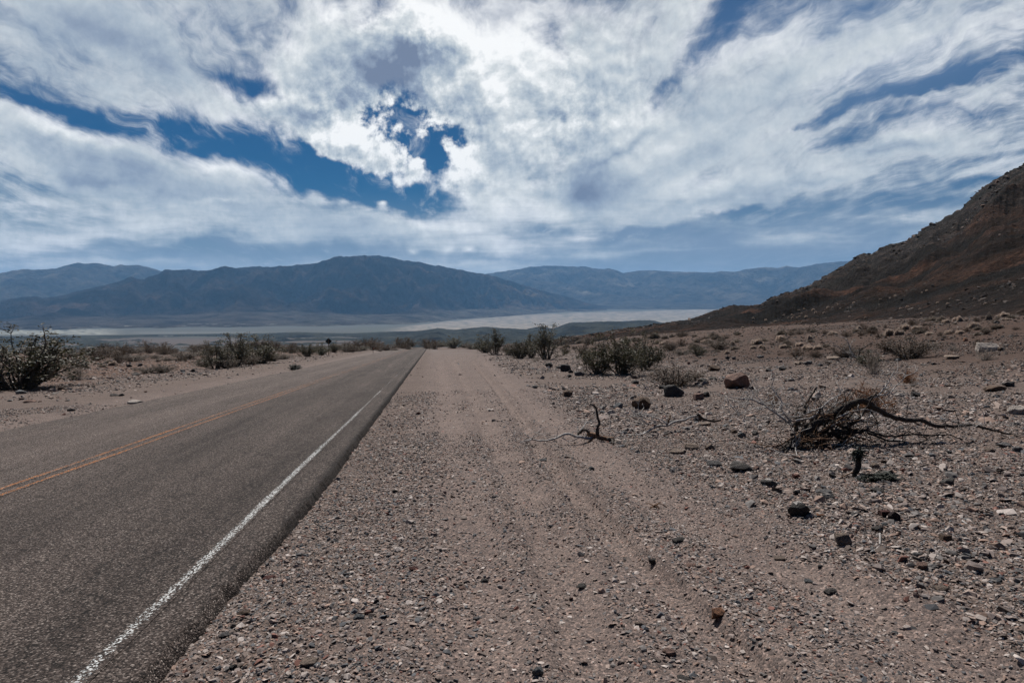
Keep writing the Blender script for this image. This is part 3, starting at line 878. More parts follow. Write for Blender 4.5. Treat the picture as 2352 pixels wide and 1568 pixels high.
def twiggy_shape(k, nst=60, mats=('stem', 'brown'), blades=1400, leafn=400):
    """low sprawling half-dry bush: fan of bare stems with fine twigs"""
    r = np.random.default_rng(700 + k)
    mb = MB(); P0 = []; P1 = []
    for i in range(nst):
        az = r.uniform(0, 2 * math.pi); el = r.uniform(.2, 1.4)
        L = r.uniform(.65, 1.0)
        tip = np.array([math.cos(az) * math.cos(el) * L * .72, math.sin(az) * math.cos(el) * L * .72, math.sin(el) * L * .95])
        b = np.array([math.cos(az) * .05, math.sin(az) * .05, -.03])
        path = spline([b, b + (tip - b) * .45 + r.normal(size=3) * .05, tip], .12)
        mb.tube(path, .009, .002, 3)
        for q in range(int(blades / nst)):
            p = path[r.integers(len(path) // 3, len(path))]
            d = (tip - b) * .5 + r.normal(size=3) * .45 + np.array([0, 0, .25]); d /= np.linalg.norm(d)
            P0.append(p); P1.append(p + d * r.uniform(.06, .2))
    P0 = np.array(P0); P1 = np.array(P1); P1[:, 2] = np.maximum(P1[:, 2], .0)
    return dict(stems=mb.mesh('shrub_stems', M[mats[0]]), foliage=blades_mesh('shrub_twigs', P0, P1, .012, M[mats[1]], r), w=1.35)
def mound_shape(k, mat='pale', n=2600):
    """rounded cushion of fine dry twigs"""
    r = np.random.default_rng(900 + k)
    d = r.normal(size=(n, 3)); d[:, 2] = np.abs(d[:, 2]) * .9 + .05; d /= np.linalg.norm(d, axis=1, keepdims=True)
    lob = .82 + .18 * np.sin(d[:, :1] * 5 + k) * np.cos(d[:, 1:2] * 4 + k * 2)
    rad = r.uniform(.72, 1.0, (n, 1)) * lob
    P1 = d * rad * np.array([.55, .55, 1.0]); P0 = P1 * r.uniform(.35, .7, (n, 1)); P0[:, 2] -= .02
    return dict(stems=None, foliage=blades_mesh('cushion_twigs', P0, P1, .045, M[mat], r, .08), w=1.1)
SH = {
    'creosote': [creosote_shape(1, 34, .66, .021, 19, spikes=2), creosote_shape(2, 30, .58, .021, 19, spikes=5), creosote_shape(3, 36, .75, .021, 19, spikes=0), creosote_shape(4, 24, .5, .022, 22, spikes=3)],
    'spike': [creosote_shape(11, 26, .55, .019, 17, spikes=6, low=.35), creosote_shape(12, 22, .45, .019, 16, spikes=8, low=.35)],
    'brown': [twiggy_shape(1), twiggy_shape(2, 44, ('stem', 'brown'), 1100), twiggy_shape(3, 70, ('stem', 'brown'), 1800)],
    'olive': [creosote_shape(21, 40, .7, .018, 15, ('stem', 'brown'), 0, .15), creosote_shape(22, 36, .6, .018, 15, ('stem', 'brown'), 2, .2)],
    'grey': [twiggy_shape(5, 44, ('stem_pale', 'grey'), 1100), twiggy_shape(6, 60, ('stem_pale', 'grey'), 900)],
    'pale': [mound_shape(k) for k in range(4)],
    'greymound': [mound_shape(10 + k, 'grey', 1200) for k in range(2)],
    'rust': [twiggy_shape(8, 40, ('deadbrown', 'rust'), 2200), twiggy_shape(9, 30, ('deadbrown', 'rust'), 1500)],
    'dark': [creosote_shape(31, 22, .5, .045, 22, ('dead', 'dark'), 1, .0)],
}
CATS = {'creosote': ('creosote_bush', 'bush'), 'spike': ('creosote_bush', 'bush'), 'brown': ('desert_shrub', 'shrub'), 'olive': ('desert_shrub', 'shrub'), 'grey': ('desert_shrub', 'shrub'), 'pale': ('cushion_shrub', 'shrub'), 'greymound': ('cushion_shrub', 'shrub'), 'rust': ('rusty_shrub', 'shrub'), 'dark': ('dark_plant', 'plant')}
_shc = {}
def shrub(kind, px, py, w, h, label, group=None, parts=True, back=.22, variant=None):
    P = place(px, py); d = depth(P)
    W = w / F * d; Hh = h / F * d
    if kind == 'creosote': Hh *= 1.12
    if kind == 'pale': W *= 1.2; Hh *= 1.25
    k = _shc.get(kind, 0); _shc[kind] = k + 1
    shp = SH[kind][(k if variant is None else variant) % len(SH[kind])]
    nm, cat = CATS[kind]
    x, y = P[0] * (1 + back * W / d), P[1] * (1 + back * W / d)
    z = H(np.array([x]), np.array([y]))[0]
    if P[2] > z + .3 or d > 100: x, y, z = P[0], P[1], P[2]
    sx = W / shp['w']
    rot = (k * 2.399) % 6.283
    if shp['stems'] is None:
        o = link(nm, shp['foliage'])
    else:
        o = bpy.data.objects.new(nm, None); COL.objects.link(o); o.empty_display_size = .1
    o.location = (x, y, z - .02 * Hh); o.rotation_euler = (0, 0, rot); o.scale = (sx, sx, Hh)
    o['label'] = label; o['category'] = cat
    if group: o['group'] = group
    if shp['stems'] is not None:
        link('stems', shp['stems'], o); link('twigs' if kind in ('brown', 'grey', 'rust') else 'foliage', shp['foliage'], o)
    return o

GL = 'creosote bushes beside the road'
# left of the road
shrub('creosote', 48, 896, 175, 140, 'largest creosote bush left of the road, near the picture edge, branching and dark olive', GL, variant=0)
shrub('grey', 178, 873, 72, 52, 'half bare spreading shrub with grey stems beside the largest roadside creosote', GL, variant=0)
for px, py, w, h, kd, lb in [
    (221, 829, 52, 27, 'brown', 'dark brown twiggy shrub behind the half bare grey stemmed shrub, on the crest left'),
    (273, 835, 48, 30, 'brown', 'dark brown shrub with black base between two low mounds on the left flat'),
    (359, 824, 30, 14, 'olive', 'little brown shrub in front of the far scrub, between crest and bare red soil left'),
    (340, 857, 44, 20, 'olive', 'low sprawling brown shrub above dark shoulder stones, leftmost of a close pair'),
    (376, 857, 46, 28, 'olive', 'low sprawling brown shrub above dark shoulder stones, second of a close pair'),
    (428, 826, 46, 24, 'olive', 'brown rounded shrub just left of the tall bush clump beside the road'),
    (470, 842, 40, 26, 'olive', 'low brown shrub filling the left foot of the roadside clump'),
    (520, 846, 44, 30, 'olive', 'low dark brown shrub between the tall thin topped creosote and the tallest one'),
    (573, 839, 46, 34, 'olive', 'low dark brown shrub between the tallest creosote and the wide dark one'),
    (628, 829, 40, 26, 'olive', 'low dark brown shrub trailing off the right end of the roadside clump'),
    (494, 847, 58, 66, 'spike', 'tall thin topped creosote at the left end of the roadside clump'),
    (545, 841, 66, 80, 'spike', 'tallest creosote of the roadside clump, with a spire above its crown'),
    (600, 835, 70, 62, 'creosote', 'wide dark creosote at the right end of the roadside clump'),
    (650, 825, 44, 17, 'olive', 'low brown shrub between the roadside clump and the bushes by the road sign'),
    (706, 819, 36, 35, 'creosote', 'upright dark bush, first of the row in front of the road sign'),
    (738, 816, 32, 28, 'creosote', 'dark bush directly left of the road sign post'),
    (767, 809, 22, 25, 'creosote', 'dark narrow bush directly right of the road sign post'),
    (795, 808, 30, 20, 'creosote', 'low dark bush between the sign and the roadside marker'),
    (826, 806, 30, 14, 'creosote', 'low dark scrub patch just left of the roadside marker'),
    (868, 803, 34, 12, 'brown', 'low dark scrub patch right behind the roadside marker'),
    (905, 800, 30, 10, 'brown', 'lowest brown scrub patch, left of where the road vanishes'),
    (236, 843, 25, 8, 'greymound', 'dark flat cushion on the red soil left of the road, the nearer of two'),
    (260, 840, 24, 11, 'pale', 'pale flat cushion on the red soil left of the road'),
    (250, 834, 30, 9, 'greymound', 'grey brown cushion behind the pale flat cushion left of the road'),
    (190, 846, 46, 10, 'greymound', 'greyish low tuft between the largest left bush and the red soil'),
    (311, 851, 16, 9, 'brown', 'tiny brown tuft among stones on the left shoulder'),
]:
    shrub(kd, px, py, w, h, lb, GL if kd in ('creosote', 'spike') else 'shrubs on the flat left of the road')
shrub('dark', 677, 849, 19, 15, 'small dark green sprig alone on gravel beside the left road edge', None, variant=0)
# right of the road
for px, py, w, h, kd, lb in [
    (1013, 797, 26, 15, 'creosote', 'first small dark bush where the right shoulder ends by the vanishing road'),
    (1042, 800, 36, 27, 'creosote', 'rounded dark bush near the end of the right shoulder, second in the row'),
    (1066, 799, 20, 13, 'brown', 'low brown bush filling the gap after the rounded dark bush, right shoulder'),
    (1087, 802, 36, 20, 'olive', 'low brown bush in front of the tall bush pair right of the shoulder'),
    (1114, 810, 46, 40, 'creosote', 'dark bush left of the narrow tall bush, right side row'),
    (1138, 815, 44, 61, 'spike', 'narrow tall creosote, first tall one right of the shoulder'),
    (1172, 816, 34, 34, 'olive', 'brown bush between the two tall creosotes right of the shoulder'),
    (1196, 823, 46, 48, 'creosote', 'dark bush left of the tallest spired creosote on the right side'),
    (1222, 822, 40, 56, 'spike', 'round topped creosote touching the tallest spired creosote'),
    (1256, 826, 66, 84, 'spike', 'tallest spired creosote right of the road, against the pale dunes'),
    (1232, 830, 30, 15, 'grey', 'low grey brown twig tuft at the foot of the tallest spired creosote'),
    (1300, 812, 36, 20, 'brown', 'low brown bush right of the tallest spired creosote'),
    (1338, 817, 46, 26, 'brown', 'dark brown bush just left of the broadest creosote thicket'),
    (1374, 860, 62, 86, 'creosote', 'left bush of the broad creosote thicket behind the boulders'),
    (1428, 860, 80, 98, 'creosote', 'middle and tallest bush of the broad creosote thicket'),
    (1482, 852, 66, 84, 'creosote', 'right bush of the broad creosote thicket'),
    (1546, 888, 104, 68, 'olive', 'brown green fan shaped bush right behind the round black boulder'),
    (1540, 806, 46, 26, 'brown', 'brown shrub behind the broad thicket, beside a pale low shrub'),
    (1567, 795, 32, 20, 'brown', 'small brown shrub on the slope behind the broad thicket'),
    (1567, 815, 40, 17, 'olive', 'low tan brown shrub on stones right of the broad thicket'),
    (1603, 818, 30, 27, 'creosote', 'compact dark bush standing alone on stones right of the broad thicket'),
    (1649, 803, 48, 30, 'olive', 'feathery grey brown shrub with dark base, right of the compact dark bush'),
    (1828, 819, 76, 26, 'brown', 'wide sprawling brown shrub among pale cushions on the slope'),
    (1872, 822, 44, 22, 'brown', 'smaller brown shrub right of the wide sprawling one'),
    (1940, 822, 56, 44, 'olive', 'dark bush behind the bare grey branched shrub'),
    (2085, 824, 104, 66, 'olive', 'wide fan shaped brown bush on the stony slope below the hill'),
    (2008, 860, 50, 60, 'grey', 'grey green twiggy bush behind the rusty dead branches'),
    (1994, 842, 36, 36, 'creosote', 'dark twiggy bush just behind the grey green twiggy bush'),
    (2271, 735, 20, 21, 'greymound', 'grey upright shrub at the top of the slope near the picture edge'),
    (2265, 768, 19, 19, 'olive', 'small brown shrub alone on the upper slope near the picture edge'),
    (2246, 796, 26, 20, 'brown', 'brown tuft behind the pale slab boulder on the upper slope'),
    (2265, 828, 60, 34, 'grey', 'pale dry grass like tuft in front of the pale slab boulder'),
    (2189, 805, 30, 15, 'grey', 'pale wispy dry tuft left of the pale slab boulder'),
    (2277, 861, 28, 16, 'grey', 'small grey tuft on light stones near the picture edge'),
    (2096, 888, 22, 20, 'grey', 'little grey twig tuft right of the rusty dead branches'),
    (2033, 754, 14, 10, 'brown', 'tiny dark tuft left above the twin pale cushions'),
    (2095, 747, 22, 12, 'brown', 'small brown tuft right above the twin pale cushions'),
]:
    shrub(kd, px, py, w, h, lb, {'creosote': 'creosote bushes right of the road', 'spike': 'creosote bushes right of the road'}.get(kd, 'shrubs on the slope right of the road'))
GP = 'pale cushion shrubs on the slope'
for px, py, w, h, lb in [
    (1740, 791, 30, 15, 'large round tan cushion shrub, biggest of the left group on the slope'),
    (1731, 801, 17, 8, 'small flat tan cushion in front of the large round tan one, left'),
    (1749, 800, 18, 8, 'small flat tan cushion in front of the large round tan one, right'),
    (1682, 793, 15, 11, 'round pale cushion between the feathery shrub and the large tan cushion'),
    (1669, 813, 15, 8, 'flat grey tan cushion in front of the feathery grey brown shrub'),
    (1860, 781, 15, 12, 'tall round pale cushion behind the wide sprawling brown shrub'),
    (1856, 804, 28, 13, 'broad pale cushion touching the wide sprawling brown shrub'),
    (1879, 803, 24, 12, 'broad pale cushion shadowed underneath, right of the sprawling shrub'),
    (1837, 795, 20, 10, 'pale cushion rising just behind the sprawling brown shrub'),
    (1800, 800, 22, 10, 'whitish fuzzy cushion left of the sprawling brown shrub'),
    (1973, 760, 17, 12, 'greyish cushion high above the bare grey branched shrub'),
    (1912, 769, 24, 9, 'flat pale cushion upslope between brown tufts'),
    (1791, 781, 21, 11, 'slanting greyish cushion right of the large tan cushion'),
    (2041, 772, 26, 17, 'left cushion of the bright twin cushions behind the fan shaped bush'),
    (2064, 770, 23, 16, 'right cushion of the bright twin cushions behind the fan shaped bush'),
    (2078, 758, 22, 15, 'greyish cushion just above the bright twin cushions'),
    (2106, 756, 26, 9, 'flat grey cushion right of the twin cushions'),
    (2173, 741, 18, 9, 'left of two round tan cushions at the top of the slope'),
    (2201, 739, 24, 13, 'right and larger of two round tan cushions at the top of the slope'),
    (2236, 753, 28, 12, 'pale cushion leaning uphill below the two round tan ones'),
    (2178, 768, 20, 9, 'dull brown tan cushion in the middle of the upper slope'),
    (2204, 767, 20, 8, 'pinkish tan cushion right of the dull one on the upper slope'),
    (2306, 727, 26, 11, 'pale long cushion highest near the picture edge'),
    (2311, 736, 20, 6, 'pale flat cushion just below the highest long one'),
    (2134, 769, 20, 7, 'dull flat cushion between twin cushions and the dull brown tan one'),
    (1523, 792, 20, 9, 'pale low cushion behind the broad creosote thicket'),
    (1616, 788, 16, 8, 'pale low cushion upslope of the compact dark bush'),
]:
    shrub('pale', px, py, w, h, lb, GP)
# many little ones
hs = np.random.default_rng(33)
for i in range(46):
    px = hs.uniform(1720, 2330); py = np.interp(px, [1700, 1800, 2000, 2352], [745, 735, 715, 690]) - hs.uniform(-22, 40) * (px - 1600) / 500
    if i < 16: px, py = [(1902, 708), (1912, 708), (1925, 700), (1930, 709), (1847, 710), (1841, 721), (1837, 728), (1811, 731), (1823, 726), (1781, 740), (1825, 745), (1835, 745), (1766, 756), (1706, 754), (1867, 748), (1893, 720)][i]
    s = hs.uniform(2.6, 5)
    shrub('pale', px, py, s * 1.7, s, 'small pale round shrub dotted on the dark hillside', 'pale shrubs dotted on the dark hillside')
for i in range(110):
    px = hs.uniform(60, 1000) if i < 80 else hs.uniform(95, 520); py = np.interp(px, [0, 1000], [812, 799]) + (hs.uniform(-7, 8) if i < 80 else hs.uniform(0, 24))
    w = hs.uniform(20, 62)
    shrub('brown' if hs.uniform() < .75 else 'olive', px, py, w, w * hs.uniform(.32, .5), 'low brown shrub among many alike on the flat beyond the left shoulder', 'far brown shrubs left of the road')
for i in range(150):
    px = hs.uniform(1300, 2345); py = np.interp(px, [1300, 1500, 1800, 2350], [788, 782, 765, 728]) + abs(hs.normal(0, 26)) - 6
    w = hs.uniform(12, 40)
    shrub('brown' if hs.uniform() < .6 else 'greymound', px, py, w, w * hs.uniform(.28, .5), 'low brown tuft among many alike on the slope below the dark hill', 'brown tufts on the slope below the hill')

# ------------------------------------------------------------------ rocks one can tell apart
def rock_mesh(k, kind):
    r = np.random.default_rng(300 + k)
    bm = bmesh.new(); bmesh.ops.create_icosphere(bm, subdivisions=4, radius=1)
    V = np.array([v.co[:] for v in bm.verts])
    npl = {'round': 15, 'block': 11, 'flat': 12, 'angular': 11}[kind]
    lim = {'round': (.62, .88), 'block': (.5, .72), 'flat': (.5, .8), 'angular': (.38, .68)}[kind]
    nn = r.normal(size=(npl, 3)); nn /= np.linalg.norm(nn, axis=1, keepdims=True)
    if kind == 'block': nn[:5] = [[1, .1, .1], [-1, .15, 0], [.1, 1, .1], [0, -1, .2], [.1, .05, 1]]; nn /= np.linalg.norm(nn, axis=1, keepdims=True)
    for q in range(npl):
        dq = r.uniform(*lim); e = V @ nn[q] - dq
        V = V - np.clip(e, 0, None)[:, None] * nn[q] * .985
    n1 = fbm(V[:, 0] * 1.7 + V[:, 2] + k, V[:, 1] * 1.7 - V[:, 2] * .7, 4) * .14
    n2 = fbm(V[:, 0] * 6 + V[:, 2] * 4 + k, V[:, 1] * 6 - V[:, 2] * 3, 4) * .05
    V = V * (1 + n1 + n2)[:, None]
    lo, hi = V.min(0), V.max(0)
    V = (V - (lo + hi) / 2) / (hi - lo)         # unit box
    for v, c in zip(bm.verts, V): v.co = c
    me = bpy.data.meshes.new('rock_' + kind); bm.to_mesh(me); bm.free()
    me.polygons.foreach_set('use_smooth', np.ones(len(me.polygons), bool))
    me.materials.append(M['rock']); me.update()
    return me
RM = {kd: [rock_mesh(i * 10 + j, kd) for i in range(3)] for j, kd in enumerate(('round', 'block', 'flat', 'angular'))}
RC = {'black': (.055, .051, .049), 'dark': (.085, .078, .073), 'brown': (.11, .075, .054), 'grey': (.115, .110, .110), 'blue': (.11, .115, .12), 'tan': (.20, .155, .125), 'pink': (.21, .135, .11), 'red': (.085, .032, .026), 'orange': (.24, .12, .07), 'pale': (.36, .32, .29), 'maroon': (.04, .022, .02)}
ROCKS = [
    (1548, 912, 47, 30, 'round', 'black', 'round black boulder with dusty top in front of the fan shaped bush'),
    (1473, 941, 46, 32, 'angular', 'brown', 'angular dark brown boulder with a notched right shoulder'),
    (1693, 893, 60, 40, 'angular', 'pink', 'large pinkish brown boulder left of the dead tree twigs'),
    (1299, 853, 26, 18, 'block', 'black', 'square black boulder behind the shoulder, near the broad thicket'),
    (1261, 843, 18, 11, 'angular', 'black', 'pointed black boulder left of the square black one'),
    (1283, 848, 16, 9, 'round', 'dark', 'dark stone touching the square black boulder on its left'),
    (1331, 863, 25, 11, 'round', 'grey', 'rounded grey stone right of the square black boulder'),
    (1311, 857, 12, 8, 'round', 'black', 'small black stone between square black boulder and rounded grey stone'),
    (1308, 866, 10, 7, 'angular', 'black', 'little black pointed stone below the rounded grey stone'),
    (1304, 911, 25, 16, 'block', 'brown', 'blocky brown stone alone on gravel left of the notched boulder'),
    (1297, 896, 14, 6, 'round', 'dark', 'small dark stone just above the blocky brown stone'),
    (1228, 892, 14, 7, 'round', 'grey', 'smooth grey stone beside the track left of the blocky brown stone'),
    (1420, 939, 24, 15, 'round', 'blue', 'blue grey streaked stone left of the notched brown boulder'),
    (1605, 919, 24, 16, 'block', 'pink', 'pinkish block right of the round black boulder'),
    (1622, 912, 16, 12, 'angular', 'black', 'black angular stone touching the pinkish block'),
    (1522, 893, 18, 10, 'angular', 'black', 'black stone at the upper left of the round black boulder'),
    (1614, 880, 24, 11, 'angular', 'dark', 'dark stone uphill of the pinkish block'),
    (1638, 872, 20, 7, 'flat', 'dark', 'dark flat slab uphill beside the large pinkish boulder'),
    (1641, 852, 30, 14, 'angular', 'brown', 'brown boulder with pale top upslope of the large pinkish one'),
    (1461, 870, 20, 10, 'flat', 'tan', 'tan flat stone under the right end of the broad thicket'),
    (1458, 881, 20, 9, 'round', 'dark', 'dark brown stone left of the fan shaped bush'),
    (1619, 977, 31, 8, 'flat', 'tan', 'flat tan stone at the dark end of the bleached branch'),
    (1588, 1032, 34, 15, 'block', 'tan', 'tan grey block left of a round tan stone'),
    (1630, 1033, 22, 15, 'round', 'tan', 'round tan stone right of the tan grey block'),
    (1557, 1043, 38, 12, 'flat', 'tan', 'flat brownish slab below the tan grey block'),
    (1640, 1072, 34, 15, 'block', 'grey', 'grey stone left of the big dark slab rock'),
    (1702, 1085, 54, 24, 'flat', 'dark', 'big dark slab rock with grey top below the dead tree'),
    (1737, 1081, 17, 12, 'round', 'pink', 'round pinkish stone touching the big dark slab rock'),
    (1704, 1006, 20, 15, 'angular', 'blue', 'blue grey pointed stone left of the dead tree roots'),
    (1685, 995, 16, 10, 'round', 'brown', 'brown stone behind the blue grey pointed one'),
    (1765, 1116, 42, 18, 'round', 'dark', 'dark rounded rock between the slab rock and the white capped rock'),
    (1833, 1187, 52, 36, 'angular', 'black', 'black rock with a white cap on the track edge'),
    (1934, 1256, 37, 32, 'block', 'tan', 'brown tan block on fine gravel below the maroon stones'),
    (2031, 1188, 29, 18, 'block', 'red', 'red brown block left of the dark maroon stone'),
    (2054, 1197, 29, 23, 'round', 'maroon', 'dark maroon stone right of the red brown block'),
    (2016, 1221, 28, 16, 'angular', 'dark', 'dark angular stone below the maroon pair'),
    (2032, 1211, 15, 10, 'round', 'blue', 'small blue grey stone between the maroon pair and the dark angular one'),
    (1965, 1188, 24, 14, 'round', 'grey', 'grey round stone between the white capped rock and the red block'),
    (1883, 1186, 20, 7, 'flat', 'orange', 'small orange chip right of the white capped rock'),
    (2174, 1114, 37, 19, 'angular', 'dark', 'dark hollow sided rock right of the stump plants'),
    (1901, 1144, 26, 13, 'block', 'grey', 'grey wedge stone above the white capped rock'),
    (1893, 1133, 38, 8, 'flat', 'grey', 'long flat grey splinter of stone above the grey wedge stone'),
    (1829, 1136, 18, 11, 'angular', 'dark', 'small dark stone above the white capped rock'),
    (2013, 1131, 34, 11, 'flat', 'dark', 'flat dark slab under the stump plants'),
    (2010, 1077, 19, 14, 'round', 'tan', 'rounded tan brown stone right of the stump'),
    (2110, 1279, 29, 17, 'round', 'grey', 'grey oval stone with a dark stick under it'),
    (2173, 1243, 26, 17, 'block', 'brown', 'dark brown block right of the pale stick'),
    (2287, 1336, 28, 14, 'flat', 'blue', 'blue grey stone near the lower edge of the rocky ground'),
    (2162, 1358, 32, 15, 'flat', 'tan', 'orange tan flat stone on the lower rocky ground'),
    (1906, 1366, 30, 15, 'flat', 'dark', 'dark flat stone on fine gravel below the tan block'),
    (1857, 1338, 23, 8, 'flat', 'blue', 'blue grey flat chip above the dark flat stone'),
    (1650, 1428, 34, 28, 'angular', 'orange', 'orange brown angular stone lying in the deep wheel rut'),
    (1499, 1300, 19, 15, 'angular', 'dark', 'dark stone inside the deep wheel rut upslope of the orange one'),
    (1586, 1302, 24, 7, 'flat', 'pink', 'pink flat chip right of the deep wheel rut'),
    (1468, 1440, 24, 14, 'round', 'tan', 'tan stone left of the deep wheel rut, near the bottom'),
    (1235, 1556, 28, 26, 'angular', 'blue', 'blue grey wedge stone at the bottom of the gravel'),
    (1568, 1563, 32, 9, 'flat', 'dark', 'dark flat slab at the bottom of the gravel'),
    (1791, 1287, 28, 11, 'flat', 'tan', 'tan flat chip on the smooth strip left of the tan block'),
    (1558, 1246, 31, 13, 'flat', 'dark', 'dark flat stone beside the rut, below the leaf litter'),
    (1338, 1351, 25, 11, 'flat', 'dark', 'dark flat stone in the gravel left of the deep rut'),
    (2118, 1310, 26, 16, 'flat', 'pink', 'pinkish flat stone below the grey oval stone'),
    (2144, 1307, 25, 13, 'round', 'grey', 'grey stone right of the pinkish flat stone'),
    (1537, 1507, 32, 20, 'flat', 'pink', 'pinkish flat slab near the bottom, right of the gravel middle'),
    (2054, 1458, 20, 9, 'round', 'blue', 'blue grey pebble on the lower smooth gravel'),
    (1246, 1059, 21, 8, 'flat', 'blue', 'blue grey flat stone on gravel below the forked dead branch'),
    (1358, 1080, 15, 10, 'round', 'blue', 'round blue grey pebble on the smooth track'),
    (618, 1331, 29, 8, 'flat', 'red', 'reddish flat stone lying by the asphalt edge'),
    (605, 1328, 11, 11, 'round', 'grey', 'round grey pebble touching the reddish flat stone'),
    (825, 1421, 26, 14, 'angular', 'blue', 'dark blue grey stone on coarse gravel near the asphalt'),
    (561, 1412, 28, 13, 'flat', 'brown', 'dark brown slab stone near the asphalt edge'),
    (515, 1465, 26, 13, 'round', 'grey', 'grey brown stone below the dark brown slab stone'),
    (537, 1539, 20, 16, 'angular', 'dark', 'dark stone at the bottom near the asphalt'),
    (711, 1531, 44, 18, 'flat', 'tan', 'wide pinkish tan slab at the bottom of the shoulder gravel'),
    (950, 1309, 24, 10, 'flat', 'red', 'reddish brown flat chip on the coarse gravel strip'),
    (1113, 1337, 19, 11, 'angular', 'dark', 'dark stone on the left smooth track'),
    (908, 1131, 14, 9, 'round', 'dark', 'dark stone on the shoulder, nearest to the middle of the asphalt edge'),
    (1060, 1353, 20, 7, 'flat', 'pink', 'pink chip left of the dark stone on the smooth track'),
    (2337, 952, 40, 22, 'flat', 'pale', 'whitish slab boulder at the picture edge right of the dead tree'),
    (2337, 1039, 26, 16, 'round', 'grey', 'rounded grey boulder at the picture edge below the whitish slab'),
    (2306, 1027, 38, 13, 'flat', 'grey', 'flat grey stone touching the rounded grey boulder'),
    (2272, 1038, 22, 11, 'round', 'tan', 'pale tan stone left of the rounded grey boulder'),
    (2103, 912, 22, 14, 'angular', 'black', 'black angular rock upslope of the arched dead branch'),
    (2067, 911, 24, 10, 'round', 'pale', 'whitish rounded stone left of the black angular rock'),
    (2284, 899, 44, 14, 'round', 'brown', 'brown humped boulder half buried upslope near the picture edge'),
    (2315, 888, 28, 12, 'angular', 'dark', 'dark angular stone right behind the brown humped boulder'),
    (2265, 808, 46, 20, 'block', 'pale', 'pale slab boulder with banded top on the upper slope'),
    (2297, 806, 12, 9, 'round', 'brown', 'small brown stone right of the banded pale slab boulder'),
    (2187, 825, 34, 8, 'flat', 'tan', 'long tan flat rock right of the fan shaped brown bush'),
    (2063, 830, 13, 7, 'round', 'blue', 'blue grey round stone at the left foot of the fan shaped brown bush'),
    (2217, 784, 11, 9, 'angular', 'orange', 'orange pointed stone on the upper slope'),
    (1855, 838, 22, 11, 'angular', 'grey', 'grey split boulder among dark stones on the slope'),
    (1836, 838, 22, 9, 'flat', 'tan', 'tan slab leaning on the grey split boulder'),
    (1884, 841, 12, 7, 'round', 'blue', 'blue grey stone right of the grey split boulder'),
    (1798, 850, 20, 10, 'angular', 'black', 'black stone in the dark row left of the split boulder'),
    (1766, 853, 16, 8, 'angular', 'black', 'black stone at the left end of the dark row on the slope'),
    (1747, 822, 16, 7, 'round', 'grey', 'grey stone below the flat tan cushions'),
    (1914, 826, 30, 8, 'flat', 'tan', 'tan slab left of the bare grey branched shrub'),
    (1671, 824, 11, 7, 'round', 'black', 'black stone left of a light stone below the feathery shrub'),
    (1685, 826, 10, 6, 'block', 'dark', 'dark block with light top below the feathery shrub'),
    (1734, 1000, 16, 9, 'round', 'dark', 'dark stone under the left twigs of the dead tree'),
    (420, 855, 14, 7, 'angular', 'grey', 'grey slab stone on the left shoulder below the brown pair'),
    (445, 854, 12, 8, 'round', 'black', 'black round stone on the left shoulder below the brown pair'),
    (142, 897, 16, 9, 'round', 'brown', 'brown stone at the right foot of the largest left bush'),
    (262, 910, 20, 6, 'flat', 'black', 'black flat stone pair piece on the left shoulder gravel'),
    (280, 909, 14, 6, 'round', 'black', 'black stone right beside the black flat one, left shoulder'),
    (309, 929, 32, 7, 'flat', 'pale', 'pale flat slab on the left shoulder near the road'),
    (70, 924, 28, 8, 'flat', 'pink', 'pinkish flat stone on the left shoulder, nearest the picture edge'),
    (46, 905, 26, 10, 'flat', 'blue', 'blue grey slab below the largest left bush'),
    (165, 944, 18, 7, 'round', 'dark', 'dark stone on fine gravel near the left road edge'),
    (312, 862, 20, 5, 'flat', 'dark', 'dark flat stone under the tiny brown tuft left'),
    (298, 843, 14, 7, 'round', 'black', 'black stone on red soil left of the low brown pair'),
    (321, 841, 12, 7, 'round', 'black', 'black stone on red soil just left of the low brown pair, higher one'),
    (527, 868, 10, 4, 'flat', 'pale', 'tiny pale stone on the left shoulder below the bush clump'),
]
_rk = 0
for px, py, w, h, kd, colr, lb in ROCKS:
    P = place(px, py); d = depth(P); W = w / F * d
    th = math.atan2(EYE[2] - P[2] + .0001, d)
    dy = {'round': .8, 'block': .75, 'flat': .8, 'angular': .75}[kd] * W
    Hh = max(h / F * d - dy * .55 * math.sin(th), .22 * W)
    y = P[1] + dy * .42; x = P[0] * y / P[1]
    z = H(np.array([x]), np.array([y]))[0]
    o = link('rock', RM[kd][_rk % 3]); _rk += 1
    o.scale = (W, dy, Hh * 1.35); o.location = (x, y, z + Hh * .36)
    o.rotation_euler = (random.uniform(-.08, .08), random.uniform(-.08, .08), random.choice([0, math.pi]) + random.uniform(-.3, .3))
    c = RC[colr]; k = random.uniform(.88, 1.12); o.color = (c[0] * k, c[1] * k, c[2] * k, 1)
    o['label'] = lb; o['category'] = 'rock'; o['group'] = 'rocks lying on the gravel'
    if 'white cap' in lb:
        cap = link('white_cap', RM['flat'][1], o); cap.scale = (.36, .5, .26); cap.location = (-.03, .04, .42); cap.color = (.62, .58, .55, 1)
        o.rotation_euler = (0, 0, .1)

